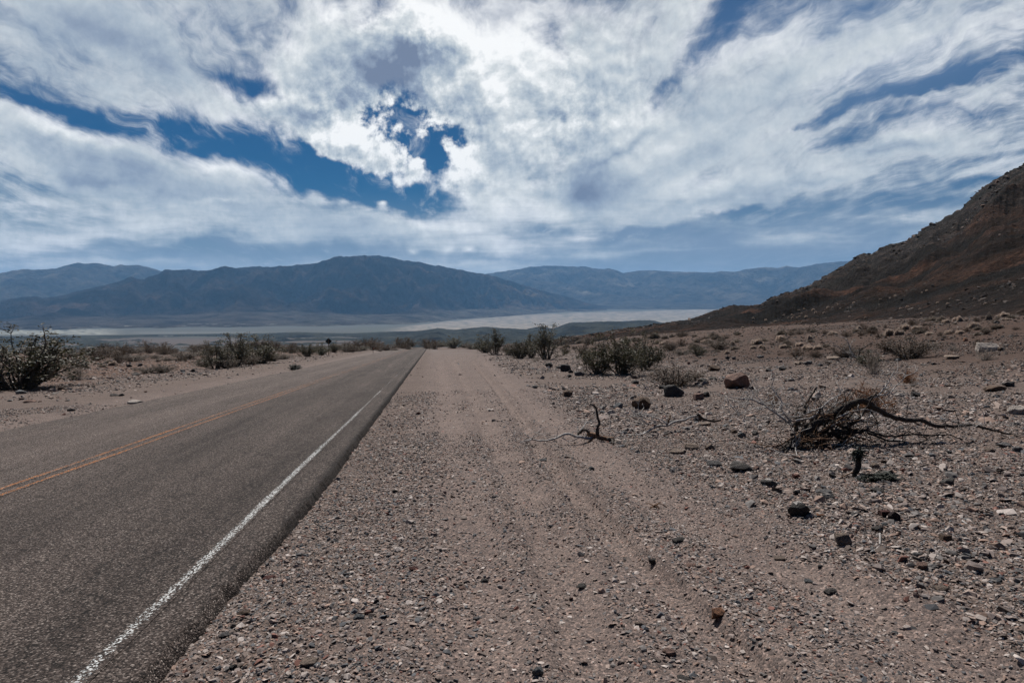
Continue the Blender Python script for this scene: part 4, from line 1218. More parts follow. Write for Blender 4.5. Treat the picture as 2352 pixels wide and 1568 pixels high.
# ------------------------------------------------------------------ dead wood
def at_depth(px, py, Y):
    d = ray(px, py); return EYE + d * (Y / d[1])
def limb(pts, Y0, dys, rad, r):
    """picture points -> a crooked path standing about Y0 metres ahead; dys = depth offsets at the start and end"""
    P = []
    n = len(pts)
    for i, (px, py) in enumerate(pts):
        Y = Y0 + lerp(dys[0], dys[1], i / max(n - 1, 1)) + r.normal() * .03
        q = at_depth(px, py, Y)
        g = H(q[None, 0], q[None, 1])[0]
        if q[2] < g + rad * .6:
            # lies on the ground: move it along the sight line to where it touches
            s_ = place(px, py, False); q = s_ + np.array([0, 0, rad * .6])
        P.append(q)
    return P
def wood_thing(name, label, cat, limbs, Y0, seed, root_px, tw=(0, .25)):
    r = np.random.default_rng(seed)
    R0 = place(*root_px, False)
    root = bpy.data.objects.new(name, None); COL.objects.link(root); root.location = R0; root.empty_display_size = .1
    root['label'] = label; root['category'] = cat
    T = np.array(R0)
    for part, mat, pts, dys, r0, r1, ntw in limbs:
        r0 *= 1.2; r1 *= 1.2
        P = np.array(limb(pts, Y0, dys, r0, r))
        path = spline(P, .05)
        t = np.linspace(0, 1, len(path))
        jit = np.stack([perlin(path[:, 0] * 7 + seed, path[:, 2] * 7 + k * 9.1 + t * 4) for k in range(3)], 1)
        path = path + jit * min(.02, .006 + r0 * .35) - T
        mb = MB(); mb.tube(path, r0, r1, 7 if r0 > .012 else 5, .16, .9, r)
        # fine side twigs stay with their branch
        for q in range(int(ntw * 1.7)):
            i = r.integers(len(path) // 4, len(path)); p = path[i]
            dd = r.normal(size=3) * np.array([1, .7, .6]) + np.array([0, 0, .25]); dd /= np.linalg.norm(dd)
            L = r.uniform(.12, .50)
            tp = [p, p + dd * L * .4 + r.normal(size=3) * .03, p + dd * L * .75 + r.normal(size=3) * .05, p + dd * L + r.normal(size=3) * .05]
            mb.tube(spline(tp, .05), min(.0075, r0 * .6), .003, 4)
            if r.uniform() < .6:
                e0 = np.array(tp[2]); d2 = dd + r.normal(size=3) * .6; d2 /= np.linalg.norm(d2)
                mb.tube(spline([e0, e0 + d2 * L * .25 + r.normal(size=3) * .02, e0 + d2 * L * .5], .05), .004, .0022, 4)
        link(part, mb.mesh(part, M[mat]), root)
    return root
def c7(*p): return [(1665 + .292 * x, 850 + .292 * y) for x, y in p]
def c8(*p): return [(1177 + .21973 * x, 895.8 + .21973 * y) for x, y in p]
YT = depth(place(1840, 1030, False))
TREE = [
    ('trunk', 'dead', c7((500, 610), (560, 560), (640, 480), (780, 380), (900, 310), (1050, 240), (1110, 250), (1170, 290), (1250, 340), (1400, 385), (1580, 400), (1640, 430), (1800, 440), (1950, 430), (2100, 470), (2250, 520), (2340, 545)), (0, .5), .062, .008, 8),
    ('branch', 'dead', c7((600, 540), (680, 460), (770, 400), (880, 345), (1000, 290), (1080, 240), (1200, 195)), (.08, .25), .045, .014, 3),
    ('branch', 'bleach', c7((1110, 230), (1200, 200), (1270, 120), (1330, 10)), (.25, .6), .018, .004, 6),
    ('branch', 'bleach', c7((1200, 200), (1290, 180), (1400, 70), (1430, 40)), (.3, .8), .014, .003, 6),
    ('branch', 'dead', c7((560, 480), (560, 420), (620, 340), (640, 260), (700, 170), (715, 135)), (.1, .35), .032, .010, 2),
    ('branch', 'bleach', c7((540, 440), (430, 360), (330, 290), (240, 240), (100, 220), (-20, 190)), (.1, -.1), .018, .004, 8),
    ('branch', 'bleach', c7((520, 410), (440, 300), (450, 250), (400, 180), (370, 130), (380, 60), (365, 0)), (.15, .6), .013, .003, 6),
    ('branch', 'bleach', c7((330, 290), (250, 200), (180, 150)), (.1, .3), .009, .003, 3),
    ('branch', 'deadbrown', c7((560, 570), (650, 545), (780, 540), (900, 550), (960, 545), (975, 515)), (-.1, -.25), .020, .010, 2),
    ('branch', 'deadbrown', c7((600, 610), (720, 615), (850, 637)), (-.15, -.3), .012, .004, 2),
    ('branch', 'dead', c7((800, 370), (860, 385), (960, 380), (1030, 310), (1060, 270)), (.2, .3), .020, .010, 1),
    ('branch', 'dead', c7((820, 390), (960, 460), (1120, 480), (1250, 515), (1350, 520), (1420, 505), (1640, 510), (1760, 508), (1870, 545)), (.1, .2), .026, .006, 5),
    ('branch', 'dead', c7((1120, 490), (1200, 520), (1290, 555), (1400, 560), (1520, 572), (1640, 512)), (.05, .1), .018, .005, 3),
    ('branch', 'dead', c7((760, 560), (820, 510), (880, 472), (980, 490), (1090, 480), (1135, 445)), (-.05, .1), .030, .016, 2),
    ('branch', 'dead', c7((680, 520), (800, 470), (870, 420), (860, 400)), (.1, .2), .024, .012, 2),
    ('branch', 'bleach', c7((800, 330), (860, 270), (900, 180), (940, 90)), (.3, .55), .008, .003, 3),
    ('branch', 'bleach', c7((770, 320), (760, 280), (720, 200), (715, 160)), (.3, .4), .010, .003, 2),
    ('branch', 'dead', c7((1120, 265), (1160, 350), (1200, 405)), (.3, .5), .014, .005, 2),
    ('branch', 'bleach', c7((1790, 440), (1900, 445), (1990, 430), (2040, 418)), (.45, .3), .010, .003, 3),
    ('branch', 'dead', c7((1600, 425), (1560, 500)), (.4, .3), .008, .004, 1),
    ('branch', 'bleach', c7((640, 490), (600, 420), (680, 350), (760, 340), (900, 250)), (.3, .6), .012, .004, 3),
    ('branch', 'bleach', c7((900, 400), (1010, 370), (1100, 400), (1240, 390), (1280, 280)), (.5, .7), .010, .003, 4),
    ('root', 'deadbrown', c7((610, 480), (540, 530), (490, 560), (410, 600), (330, 600)), (-.05, -.2), .022, .004, 4),
    ('root', 'dead', c7((600, 510), (540, 560), (500, 620), (480, 655)), (-.1, -.25), .034, .010, 5),
    ('root', 'bleach', c7((590, 520), (560, 590), (560, 640), (570, 680)), (-.15, -.3), .012, .003, 4),
    ('root', 'deadbrown', c7((620, 520), (600, 580), (640, 620), (660, 640)), (-.15, -.3), .018, .004, 4),
    ('root', 'dead', c7((700, 520), (620, 555), (540, 600), (500, 600)), (0, -.2), .045, .02, 4),
]
rt = np.random.default_rng(91)
for i in range(64):
    x0 = rt.uniform(520, 960); y0 = rt.uniform(440, 605) if i % 3 else rt.uniform(350, 480)
    L = rt.uniform(120, 420); an = rt.uniform(-.75, .55) if i % 4 else rt.uniform(-1.3, -.7)
    if i % 4 == 0: L *= .6
    pts = [(x0, y0)]
    for q in range(3):
        an += rt.normal() * .45; pts.append((pts[-1][0] + math.cos(an) * L / 3, min(pts[-1][1] + math.sin(an) * L / 3, 618)))
    r0 = rt.uniform(.006, .024)
    TREE.append(('branch', ['dead', 'bleach', 'dead', 'dead', 'deadbrown'][i % 5], c7(*pts), (rt.uniform(-.2, .5), rt.uniform(-.2, .7)), r0, r0 * .4, 2))
for i in range(14):
    x0 = rt.uniform(0, 520); y0 = rt.uniform(230, 520); L = rt.uniform(90, 260); an = rt.uniform(-.6, .6)
    pts = [(x0, y0)]
    for q in range(3):
        an += rt.normal() * .5; pts.append((pts[-1][0] + math.cos(an) * L / 3, pts[-1][1] + math.sin(an) * L / 3))
    TREE.append(('branch', 'bleach', c7(*pts), (rt.uniform(-.1, .6), rt.uniform(-.1, .6)), rt.uniform(.005, .010), .003, 2))
wood_thing('dead_tree', 'toppled dead tree with arched black trunk and bleached branches on stony ground', 'dead tree', TREE, YT, 5, (1840, 1032))
YB = depth(place(1400, 1015, False))
wood_thing('dead_branch', 'dead branch with one upright charred prong lying beside the wheel track', 'dead branch', [
    ('log', 'deadbrown', c8((790, 455), (880, 480), (960, 505), (1050, 525)), (0, -.05), .036, .034, 0),
    ('prong', 'dead', c8((885, 470), (888, 380), (907, 330), (880, 250), (872, 190), (818, 140)), (0, .1), .028, .014, 0),
    ('branch', 'dead', c8((680, 485), (690, 450), (740, 415), (775, 420), (810, 460)), (.05, 0), .022, .020, 0),
    ('branch', 'bleach', c8((840, 495), (700, 492), (590, 460), (510, 480), (420, 520), (300, 530), (200, 520), (80, 560)), (-.02, -.05), .022, .005, 4),
    ('branch', 'bleach', c8((200, 512), (130, 455), (130, 443), (0, 443)), (.05, .2), .007, .003, 2),
    ('branch', 'bleach', c8((690, 450), (740, 380), (800, 325), (880, 335)), (.1, .3), .010, .005, 2),
    ('branch', 'bleach', c8((680, 500), (620, 530), (560, 520), (520, 495)), (-.05, 0), .008, .003, 1),
    ('branch', 'bleach', c8((1040, 500), (1150, 492), (1250, 496)), (0, .1), .006, .002, 1),
    ('stub', 'deadbrown', c8((860, 490), (820, 530), (790, 555)), (-.02, -.06), .022, .012, 0),
    ('stub', 'dead', c8((1000, 510), (1040, 540), (1050, 570)), (-.02, -.06), .030, .012, 0),
], YB, 11, (1405, 1016))
YC = depth(place(1480, 1000, False))
wood_thing('dead_branch', 'long bleached crooked branch lying flat between forked branch and dead tree', 'dead branch', [
    ('limb', 'bleach', c8((960, 392), (1020, 400), (1080, 435), (1200, 460), (1310, 472), (1400, 440), (1480, 392), (1550, 368), (1620, 372), (1700, 330), (1800, 310), (1850, 282), (1940, 268)), (0, .7), .006, .022, 4),
    ('charred_end', 'dead', c8((1935, 255), (1960, 280), (2000, 302), (2080, 322), (2170, 318)), (.7, .7), .026, .014, 1),
    ('branch', 'bleach', c8((1620, 362), (1560, 310), (1480, 282), (1420, 260), (1350, 256), (1300, 272)), (.3, .6), .014, .004, 4),
    ('branch', 'bleach', c8((1500, 330), (1400, 297), (1340, 282), (1200, 270)), (.4, .6), .009, .003, 4),
    ('branch', 'bleach', c8((1640, 345), (1500, 340), (1420, 345), (1340, 320)), (.3, .5), .008, .003, 3),
    ('stub', 'deadbrown', c8((1615, 362), (1640, 300), (1652, 258)), (.3, .35), .016, .012, 0),
    ('branch', 'bleach', c8((1325, 482), (1260, 410), (1262, 395)), (0, .1), .006, .002, 1),
    ('branch', 'deadbrown', c8((1640, 540), (1720, 520), (1800, 530), (1840, 540)), (0, 0), .008, .004, 2),
], YC, 13, (1470, 1000))
# bare grey branched shrub on the slope
YG = depth(place(1970, 826, False))
def c5(*p): return [(1665 + .14648 * x, 689 + .14648 * y) for x, y in p]
wood_thing('bare_shrub', 'bare grey shrub with spreading leafless branches on the slope', 'shrub', [
    ('stem', 'dead', c5((2085, 940), (2080, 880), (2120, 820), (2110, 790), (2230, 720), (2320, 650)), (0, .5), .05, .012, 8),
    ('stem', 'bleach', c5((2070, 900), (1990, 880), (1930, 840), (1850, 780), (1720, 700)), (0, -.5), .035, .010, 8),
    ('stem', 'bleach', c5((2020, 860), (1970, 800), (1960, 740), (1920, 640), (1880, 600), (1780, 570)), (0, .5), .030, .008, 8),
    ('stem', 'bleach', c5((2085, 910), (2130, 870), (2170, 900), (2190, 960)), (0, -.4), .022, .008, 4),
    ('stem', 'bleach', c5((1960, 740), (2000, 640), (2060, 630)), (.3, .6), .016, .006, 5),
], YG, 17, (1971, 827))
# loose sticks
for nm, lb, pts, r0, mat in [
    ('stick', 'bleached curved stick standing on gravel below the dark angular stone', [(2021, 1232), (2021, 1248), (2013, 1262), (2000, 1272)], .009, 'bleach'),
    ('stick', 'pale straight stick on the rocky ground left of the dark brown block', [(2214 - 4, 1202), (2228, 1210), (2244, 1222)], .009, 'bleach'),
    ('stick', 'dark bent stick curling under the grey oval stone', [(2096, 1287), (2115, 1288), (2130, 1280), (2133, 1268)], .012, 'dead'),
    ('stick', 'dark thick stick on gravel at the picture edge, below the flat grey stone', [(2290, 1087), (2320, 1078), (2352, 1072)], .012, 'dead'),
]:
    P = np.array([place(a, b, False) + np.array([0, 0, r0 * .9]) for a, b in pts]); P[0, 2] += .02; P[-1, 2] += .012
    T = P.mean(0); mb = MB(); mb.tube(spline(P - T, .02), r0, r0 * .6, 6, .15)
    o = link(nm, mb.mesh(nm, M[mat])); o.location = T; o['label'] = lb; o['category'] = 'stick'
P0 = place(1502, 1168, False)
lit = bpy.data.objects.new('leaf_litter', None); COL.objects.link(lit); lit.location = P0; lit['label'] = 'small heap of brown curled dry stalks on the smooth track'; lit['category'] = 'dry stalks'
rl = np.random.default_rng(77)
for i in range(6):
    a = rl.uniform(0, 6.28); c, s = math.cos(a) * .14, math.sin(a) * .10
    mb = MB(); mb.tube(spline([[-c * .3, -s * .3, .008], [c * .4, s * .4, .03 + rl.uniform(0, .04)], [c, s, .012 + rl.uniform(0, .05)]], .02), .009, .003, 5, .2)
    link('stalk', mb.mesh('stalk', M['deadbrown']), lit)
# stump with dark tufts
YS = place(1965, 1096, False); dS = depth(YS)
st = bpy.data.objects.new('stump', None); COL.objects.link(st); st.location = YS
st['label'] = 'little forked stump topped by a dark green tuft, below the dead tree'; st['category'] = 'stump'
u = dS / F
mb = MB(); mb.tube(spline(np.array([[-2, 0, -4], [-3, 0, 12], [2, 0, 24], [4, 1, 44], [2, 2, 56]]) * u, .02), 6.0 * u, 3.5 * u, 8, .18)
mb.tube(spline(np.array([[0, 0, 10], [7, -2, 20], [9, -1, 34], [8, 0, 46]]) * u, .02), 4.2 * u, 2.5 * u, 7, .18)
link('trunk', mb.mesh('trunk', M['dead']), st)
mb = MB(); mb.tube(spline(np.array([[-2, 0, 14], [-22, -6, 8], [-40, -10, 2]]) * u, .02), 2.0 * u, 1.0 * u, 5, .15)
link('branch', mb.mesh('branch', M['deadbrown']), st)
r_ = np.random.default_rng(3); C = r_.normal(size=(900, 3)) * np.array([8, 7, 9]) * u * .75 + np.array([4, 0, 52]) * u
link('tuft', leaves_mesh('tuft', C, 3.4 * u, M['dark'], r_, .2), st)
shrub('dark', 1998, 1107, 30, 24, 'small black twiggy plant touching the stump on its right', None, variant=0)
shrub('dark', 2039, 1101, 34, 17, 'low dark green tuft right of the black twiggy plant by the stump', None, variant=0)
# rusty dry shrubs behind the dead tree
for px, py, w, h, lb in [(1995, 950, 150, 70, 'rusty orange dry shrub behind the arched dead trunk'), (1775, 935, 50, 36, 'small rusty dry shrub among the bleached left twigs'), (2085, 880, 50, 34, 'thin rusty dry shrub upslope right of the dead tree'), (1925, 960, 70, 50, 'dull rusty shrub under the middle of the dead tree')]:
    shrub('rust', px, py, w, h, lb, 'rusty dry shrubs around the dead tree')

# ------------------------------------------------------------------ road sign seen from behind, and the marker post
Pb = place(755, 815, False); db = depth(Pb); u = db / F
sg = bpy.data.objects.new('road_sign', None); COL.objects.link(sg); sg.location = Pb; sg.rotation_euler = (0, 0, .12)
sg['label'] = 'diamond road sign seen from behind on a brown post left of the road'; sg['category'] = 'road sign'
def box(bm, cx, cy, cz, sx, sy, sz):
    r = bmesh.ops.create_cube(bm, size=1)
    for v in r['verts']: v.co = Vector((cx + v.co.x * sx, cy + v.co.y * sy, cz + v.co.z * sz))
bm = bmesh.new(); box(bm, 0, 0, 20 * u - .2, .09, .07, 39 * u + .3)
bmesh.ops.bevel(bm, geom=bm.edges[:], offset=.006, segments=1, affect='EDGES')
me = bpy.data.meshes.new('post'); bm.to_mesh(me); bm.free(); me.materials.append(M['post']); link('post', me, sg)
bm = bmesh.new(); sd_ = 7.6 * u * math.sqrt(2); box(bm, 0, 0, 0, sd_, .004, sd_)
vert = [e for e in bm.edges if abs((e.verts[0].co - e.verts[1].co).y) > .003]
bmesh.ops.bevel(bm, geom=vert, offset=.05, segments=4, affect='EDGES')
bmesh.ops.rotate(bm, verts=bm.verts, cent=(0, 0, 0), matrix=Matrix.Rotation(math.pi / 4, 3, 'Y'))
bmesh.ops.translate(bm, verts=bm.verts, vec=(0, .04, 31.5 * u))
me = bpy.data.meshes.new('sign_panel'); bm.to_mesh(me); bm.free(); me.materials.append(M['signback']); link('sign_panel', me, sg)
Pm = place(857, 811, False); um = depth(Pm) / F
mk = bpy.data.objects.new('roadside_marker', None); COL.objects.link(mk); mk.location = Pm
mk['label'] = 'thin dark marker post with orange reflector at the left road edge'; mk['category'] = 'marker post'
bm = bmesh.new(); box(bm, 0, 0, 6 * um, .07, .03, 13 * um); bmesh.ops.bevel(bm, geom=bm.edges[:], offset=.005, segments=1, affect='EDGES')
me = bpy.data.meshes.new('post'); bm.to_mesh(me); bm.free(); me.materials.append(M['marker']); link('post', me, mk)
bm = bmesh.new(); box(bm, .10, -.02, 11 * um, .20, .012, .15); bmesh.ops.bevel(bm, geom=bm.edges[:], offset=.004, segments=1, affect='EDGES')
me = bpy.data.meshes.new('reflector'); bm.to_mesh(me); bm.free(); me.materials.append(M['reflector']); link('reflector', me, mk)

# ------------------------------------------------------------------ camera, sun, sky, haze
cam = bpy.data.cameras.new('camera'); co = bpy.data.objects.new('camera', cam); COL.objects.link(co)
cam.sensor_width = 36; cam.lens = 24; cam.clip_start = .05; cam.clip_end = 200000
co.location = EYE; co.rotation_euler = (math.pi / 2 - PITCH, 0, 0)
sc.camera = co
SUN_AZ, SUN_EL = math.radians(-16), math.radians(57)
sun = bpy.data.lights.new('sun', 'SUN'); so = bpy.data.objects.new('sun', sun); COL.objects.link(so)
sun.energy = 5.0; sun.angle = math.radians(.53); sun.color = (1, .955, .90)
sd = Vector((math.sin(SUN_AZ) * math.cos(SUN_EL), math.cos(SUN_AZ) * math.cos(SUN_EL), math.sin(SUN_EL)))
so.rotation_euler = sd.to_track_quat('Z', 'Y').to_euler(); so.location = sd * 60

# ------------------------------------------------------------------ sky: Nishita blue with two cloud decks in the world shader
def build_sky():
    w = bpy.data.worlds.new('World'); sc.world = w; w.use_nodes = True
    nt = w.node_tree; nt.nodes.clear(); n = N(nt)
    out = n.add('ShaderNodeOutputWorld')
    d = n.vmath('NORMALIZE', n.add('ShaderNodeTexCoord').outputs['Generated'])
    sx = n.add('ShaderNodeSeparateXYZ'); nt.links.new(d, sx.inputs[0])
    X, Y, Z = sx.outputs
    yy = n.math('MAXIMUM', n.math('ABSOLUTE', Y), .12)
    cu = n.add('ShaderNodeCombineXYZ')
    nt.links.new(n.math('DIVIDE', X, yy), cu.inputs[0]); nt.links.new(n.math('DIVIDE', Z, yy), cu.inputs[1])
    U = cu.outputs[0]
    # cloud deck plane coordinates (parallel streaks that converge at the horizon)
    zz = n.math('ADD', n.math('MAXIMUM', Z, 0.0), .07)
    cp = n.add('ShaderNodeCombineXYZ')
    nt.links.new(n.math('DIVIDE', X, zz), cp.inputs[0]); nt.links.new(n.math('DIVIDE', Y, zz), cp.inputs[1])
    P = n.mapping(cp.outputs[0], rot=(0, 0, math.radians(-4)))
    def uvp(px, py):
        q = ray(px, py); return q[0] / q[1], q[2] / q[1]
    wn = n.noise(U, 5.5, 3, .6, dim='2D')
    wf_ = n.noise(U, 24, 4, .6, dim='2D')
    warp = n.vmath('ADD', n.vmath('SCALE', n.vmath('SUBTRACT', wn.outputs['Color'], (.5, .5, .5)), .085), n.vmath('SCALE', n.vmath('SUBTRACT', wf_.outputs['Color'], (.5, .5, .5)), .022))
    UW = n.vmath('ADD', U, warp)
    wn2 = n.noise(U, 2.2, 3, .5, dim='2D')
    UW2 = n.vmath('ADD', U, n.vmath('SCALE', n.vmath('SUBTRACT', wn2.outputs['Color'], (.5, .5, .5)), .06))
    def blobs(lst, vec, start=0.0):
        acc = start
        for (px, py, rx, ry, ang, wgt) in lst:
            u, v = uvp(px, py)
            mp = n.mapping(vec, (u, v, 0), (0, 0, math.radians(ang)), (rx / F, ry / F, 1), 'TEXTURE')
            g = n.add('ShaderNodeTexGradient', gradient_type='QUADRATIC_SPHERE'); nt.links.new(mp, g.inputs[0])
            acc = n.math('MULTIPLY_ADD', g.outputs[1], wgt, acc)
        return acc
    # angle: counter-clockwise, degrees, in the upright sky plane
    COVER = [
        # clear blue gaps
        (20, 238, 300, 34, -8, -1.1), (330, 300, 330, 60, -14, -1.35), (600, 350, 330, 80, -19, -1.8), (800, 430, 300, 70, -18, -1.8),
        (960, 465, 150, 60, -5, -1.3), (940, 350, 140, 80, -28, -.95), (1015, 335, 60, 55, 0, .75), (960, 390, 40, 30, 30, .5),
        (520, 170, 240, 60, -22, -.75), (610, 225, 150, 50, -18, -.7),
        (1250, 85, 70, 60, 40, -.5), (1640, 90, 340, 70, 48, -.52), (1700, 10, 200, 90, 25, -.5), (1560, 190, 190, 40, 42, -.6),
        (1940, 262, 360, 44, 17, -.5), (2200, 172, 380, 54, 19, -.58), (2230, 250, 360, 48, 12, -.58), (1850, 300, 240, 28, 20, -.55), (2320, 130, 160, 40, 15, -.6),
        (2250, 400, 330, 26, 9, -.6), (2080, 470, 380, 24, 10, -.5), (2150, 560, 360, 50, 5, -.4),
        (1400, 530, 230, 34, 2, -.85), (1240, 545, 150, 30, 0, -.5), (1700, 500, 200, 22, 8, -.7), (1520, 525, 150, 22, 3, -.5),
        (500, 580, 1000, 42, 0, -.7), (1150, 590, 500, 34, 0, -.4), (1900, 592, 600, 44, 0, -.5),
        # cloud masses
        (300, 110, 620, 240, -12, .75), (120, 340, 460, 120, -12, .95), (450, 450, 700, 130, -14, .95), (850, 520, 420, 70, -7, .7),
        (760, 290, 300, 130, -28, 1.15), (880, 130, 420, 250, 0, 1.1), (850, 400, 130, 60, -20, .5), (1080, 130, 380, 240, 0, .9),
        (1330, 260, 420, 260, 25, 1.0), (1130, 420, 160, 120, 30, 1.0), (1450, 420, 520, 150, 15, .8), (1300, 90, 240, 140, 20, .45),
        (1900, 130, 620, 90, 26, .5), (1700, 340, 600, 110, 19, .55), (2250, 60, 400, 80, 18, .25),
        (2050, 345, 560, 46, 14, .95), (1880, 440, 520, 46, 9, .8), (2250, 330, 420, 30, 10, .6), (1650, 470, 420, 50, 10, .5), (2150, 215, 420, 26, 17, .6), (2250, 480, 380, 30, 6, .5),
    ]
    LENS = [
        (1790, 548, 170, 24, 2, 1.0), (1480, 577, 115, 15, 3, .8), (1355, 587, 115, 15, 2, .7), (1340, 546, 120, 15, 3, .7), (1600, 572, 180, 5, 3, .45),
        (950, 577, 24, 10, 0, .55), (1032, 570, 22, 13, 0, .6), (1082, 572, 28, 13, -10, .6), (882, 470, 26, 14, 0, .7), (930, 487, 40, 12, 0, .5), (690, 460, 150, 14, -8, .3),
    ]
    cov = blobs(COVER, UW, .55)
    UL = n.vmath('ADD', U, n.vmath('SCALE', warp, .2))
    cov = blobs(LENS, UL, cov)
    N1 = n.noise(UW2, 9.0, 8, .62, 0.0, dim='2D').outputs[0]
    Nb = n.noise(U, 4.2, 5, .55, dim='2D').outputs[0]
    N2 = n.noise(n.mapping(n.vmath('ADD', P, n.vmath('SCALE', wn2.outputs['Color'], .7)), scale=(2.5, .5, 1)), 1.0, 8, .62, 0.0, dim='2D').outputs[0]
    N3 = n.noise(n.mapping(UW2, rot=(0, 0, math.radians(6)), scale=(1.7, 16, 1)), 1.0, 7, .60, 0.0, dim='2D').outputs[0]
    cum = blobs([(780, 300, 360, 210, -25, 1.2), (980, 330, 330, 260, 0, 1.3), (950, 110, 480, 250, 0, 1.0), (1300, 260, 420, 250, 20, .9)], UW, 0.0)
    cum = n.math('MINIMUM', cum, 1.0)
    el = n.math('DIVIDE', Z, yy)
    low = n.rng(el, .09, .25, 1.0, 0.0, True)
    N4 = n.noise(n.mapping(n.vmath('ADD', P, n.vmath('SCALE', wn.outputs['Color'], .5)), scale=(5.5, 1.3, 1)), 1.0, 6, .65, 0.0, dim='2D').outputs[0]
    N5 = n.noise(UW2, 25, 5, .62, 0.0, dim='2D').outputs[0]
    fine = n.math('MULTIPLY', n.math('SUBTRACT', N5, .5), n.rng(cum, 0, 1, .12, 1.25))
    a = n.math('MULTIPLY', n.math('SUBTRACT', N1, .5), n.rng(cum, 0, 1, .6, 3.4))
    hi_ = n.rng(el, .08, .24, .12, 1.0, True)
    b_ = n.math('MULTIPLY', n.math('MULTIPLY', n.math('SUBTRACT', N2, .5), hi_), n.rng(cum, 0, 1, 2.1, .45))
    c_ = n.math('MULTIPLY', n.math('MULTIPLY', n.math('SUBTRACT', N3, .5), low), 1.9)
    dens = n.math('ADD', n.math('ADD', cov, a), n.math('ADD', b_, c_))
    str_ = n.math('MULTIPLY', n.math('MULTIPLY', n.math('SUBTRACT', N4, .5), hi_), n.rng(cum, 0, 1, 1.5, .1))
    dens = n.math('ADD', dens, n.math('ADD', fine, str_))
    lo = n.rng(cum, 0, 1, -.12, .34); hi = n.rng(cum, 0, 1, 1.25, .80)
    alpha = n.rng(dens, lo, hi, 0.0, 1.0, True)
    # fine wisps that cross the blue gaps
    alpha = n.math('MAXIMUM', alpha, n.math('MULTIPLY', n.rng(N4, .50, .80, 0, .55, True), n.rng(dens, -.9, .2, .25, 1.0)))
    # thin high veil: more of it toward the horizon and on the right
    veil = blobs([(2000, 120, 1000, 480, 10, .75), (2000, 480, 900, 220, 5, .5), (250, 60, 700, 260, 0, .5), (1400, 540, 700, 90, 0, .3)], UW2, 0.0)
    veil = n.math('ADD', veil, n.rng(el, .06, .17, .85, .0, True))
    veil = n.math('MULTIPLY', veil, n.rng(N2, .25, .75, .75, 1.2))
    alpha = n.math('MULTIPLY', alpha, .97)
    veil = n.math('MINIMUM', veil, .92)
    # cloud brightness: thick grey bellies and bright sunlit rims
    BR = [(1050, 20, 480, 260, 0, .55), (800, 290, 330, 130, -25, .30), (1150, 150, 420, 260, 10, .28), (1330, 200, 260, 160, 20, .15), (1090, 400, 150, 110, 30, .22),
          (890, 160, 150, 180, 30, -.62), (1345, 425, 140, 80, 15, -.85), (1400, 350, 200, 26, 22, -.3), (1220, 440, 150, 40, 15, -.2), (1010, 250, 100, 40, 0, -.2),
          (300, 100, 600, 230, -12, -.22), (100, 190, 300, 80, -8, -.15), (520, 40, 250, 90, 0, -.05),
          (330, 335, 420, 44, -15, .33), (120, 290, 260, 40, -8, .25), (560, 400, 260, 34, -17, .3), (850, 480, 240, 22, -8, .25), (480, 458, 120, 16, -5, .3),
          (520, 545, 130, 22, 0, -.32), (240, 410, 200, 24, -8, -.22), (150, 520, 400, 40, -2, -.2), (800, 540, 300, 40, 0, -.1),
          (1500, 380, 420, 120, 15, .1), 
          (2050, 200, 600, 260, 15, -.12), (1900, 60, 300, 200, 0, -.1), (1176, 650, 2600, 170, 0, -.5), (1700, 560, 600, 70, 0, -.12)]
    br = blobs(BR, UW, .66)
    br = blobs([(1790, 546, 190, 30, 2, .42), (1480, 576, 120, 17, 3, .3), (1355, 586, 120, 17, 2, .28), (1340, 545, 130, 18, 3, .25), (950, 577, 22, 10, 0, .35), (1032, 570, 20, 12, 0, .4), (1082, 572, 26, 12, 0, .4), (1660, 490, 60, 12, 8, .35)], UL, br)
    # offset copy of the billow noise gives the puffs a lit and a shaded side
    off = n.vmath('ADD', U, (.006, .014, 0))
    N1b = n.noise(n.vmath('ADD', UW2, (.004, .013, 0)), 9.0, 6, .60, 0.0, dim='2D').outputs[0]
    shade = n.math('MULTIPLY', n.math('SUBTRACT', N1, N1b), n.rng(cum, 0, 1, .8, 4.2))
    br = n.math('ADD', br, shade)
    br = n.math('ADD', br, n.math('ADD', n.math('MULTIPLY', fine, .55), n.math('MULTIPLY', str_, .30)))
    thick = n.rng(dens, .62, 1.7, .20, -.30)
    br = n.math('ADD', br, thick)
    br = n.math('ADD', br, n.math('MULTIPLY', n.math('SUBTRACT', Nb, .5), n.rng(cum, 0, 1, .45, 1.0)))
    br = n.math('ADD', br, n.math('MULTIPLY', n.math('SUBTRACT', N2, .5), .25))
    br = n.math('ADD', br, n.math('MULTIPLY', n.math('MULTIPLY', n.math('SUBTRACT', N3, .5), low), 1.6))
    cc = n.ramp(br, [(.0, (.15, .185, .265)), (.3, (.245, .295, .375)), (.55, (.405, .455, .50)), (.75, (.58, .61, .62)), (1.0, (.86, .86, .85))])
    # unseen sky overhead and behind kept clear of clouds to cut fill light
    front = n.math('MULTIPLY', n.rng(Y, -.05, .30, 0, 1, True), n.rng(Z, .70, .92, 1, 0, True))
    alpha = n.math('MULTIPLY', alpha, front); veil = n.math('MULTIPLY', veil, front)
    sky = n.add('ShaderNodeTexSky', sky_type='NISHITA'); sky.sun_disc = False
    sky.sun_elevation = SUN_EL; sky.sun_rotation = SUN_AZ
    sky.altitude = 400; sky.air_density = 1.0; sky.dust_density = .2; sky.ozone_density = 4.0
    bg1 = n.add('ShaderNodeBackground'); bg1.inputs[1].default_value = SKY_S
    # colour depth of the clear desert sky
    hs = n.add('ShaderNodeHueSaturation'); hs.inputs['Saturation'].default_value = 1.7; hs.inputs['Value'].default_value = .88; hs.inputs['Hue'].default_value = .506; nt.links.new(sky.outputs[0], hs.inputs['Color'])
    nt.links.new(hs.outputs[0], bg1.inputs[0])
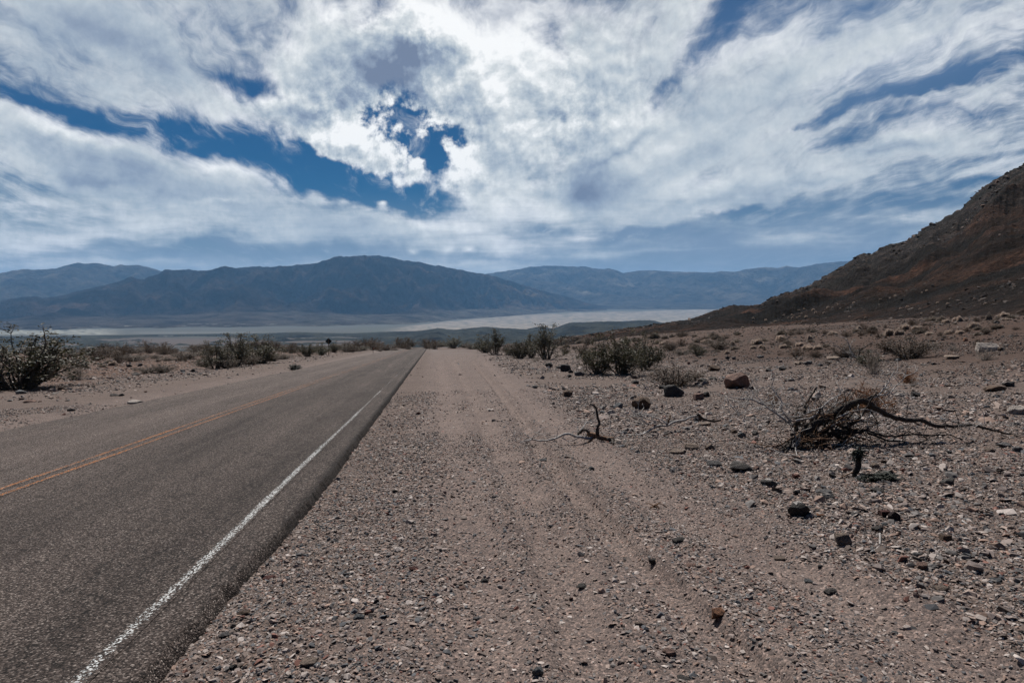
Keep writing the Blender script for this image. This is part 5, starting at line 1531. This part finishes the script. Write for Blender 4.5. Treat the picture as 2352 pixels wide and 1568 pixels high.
    bg2 = n.add('ShaderNodeBackground'); nt.links.new(cc, bg2.inputs[0]); bg2.inputs[1].default_value = 1.0
    bg3 = n.add('ShaderNodeBackground'); bg3.inputs[1].default_value = 1.0
    nt.links.new(n.ramp(el, [(.0, (.20, .25, .325)), (.16, (.155, .215, .31)), (.4, (.145, .23, .38))]), bg3.inputs[0])
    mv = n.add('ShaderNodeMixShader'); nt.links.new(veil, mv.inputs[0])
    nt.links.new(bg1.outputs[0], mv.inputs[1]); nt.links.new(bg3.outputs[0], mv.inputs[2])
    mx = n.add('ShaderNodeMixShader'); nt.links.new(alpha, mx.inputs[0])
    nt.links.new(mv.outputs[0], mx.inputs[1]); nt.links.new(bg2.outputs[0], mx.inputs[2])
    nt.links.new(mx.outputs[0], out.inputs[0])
SKY_S = .026
build_sky()


def build_haze():
    L, z0, z1 = 47500, -330, 1800
    v = [(x, y, z) for z in (z0, z1) for y in (-L, L) for x in (-L, L)]
    f = [(0, 2, 3, 1), (4, 5, 7, 6), (0, 1, 5, 4), (2, 6, 7, 3), (0, 4, 6, 2), (1, 3, 7, 5)]
    me = mesh_np('haze', v, f, None, False)
    m = bpy.data.materials.new('desert_air'); m.use_nodes = True
    nt = m.node_tree; nt.nodes.clear()
    o = nt.nodes.new('ShaderNodeOutputMaterial'); p = nt.nodes.new('ShaderNodeVolumePrincipled')
    p.inputs['Density'].default_value = HAZE_D
    p.inputs['Density Attribute'].default_value = ''
    p.inputs['Color'].default_value = (.24, .51, .90, 1)
    p.inputs['Anisotropy'].default_value = .15
    nt.links.new(p.outputs[0], o.inputs['Volume'])
    me.materials.append(m)
    link('haze', me, kind='stuff')
HAZE_D = 2.4e-5
build_haze()

sc.view_settings.view_transform = 'Standard'; sc.view_settings.look = 'None'
sc.view_settings.exposure = .3; sc.view_settings.gamma = 1
sc.cycles.max_bounces = 6; sc.cycles.diffuse_bounces = 3; sc.cycles.glossy_bounces = 2
sc.cycles.transmission_bounces = 3; sc.cycles.volume_bounces = 0; sc.cycles.transparent_max_bounces = 8
sc.cycles.use_denoising = True
sc.cycles.denoiser = 'OPENIMAGEDENOISE'
sc.cycles.caustics_reflective = False; sc.cycles.caustics_refractive = False
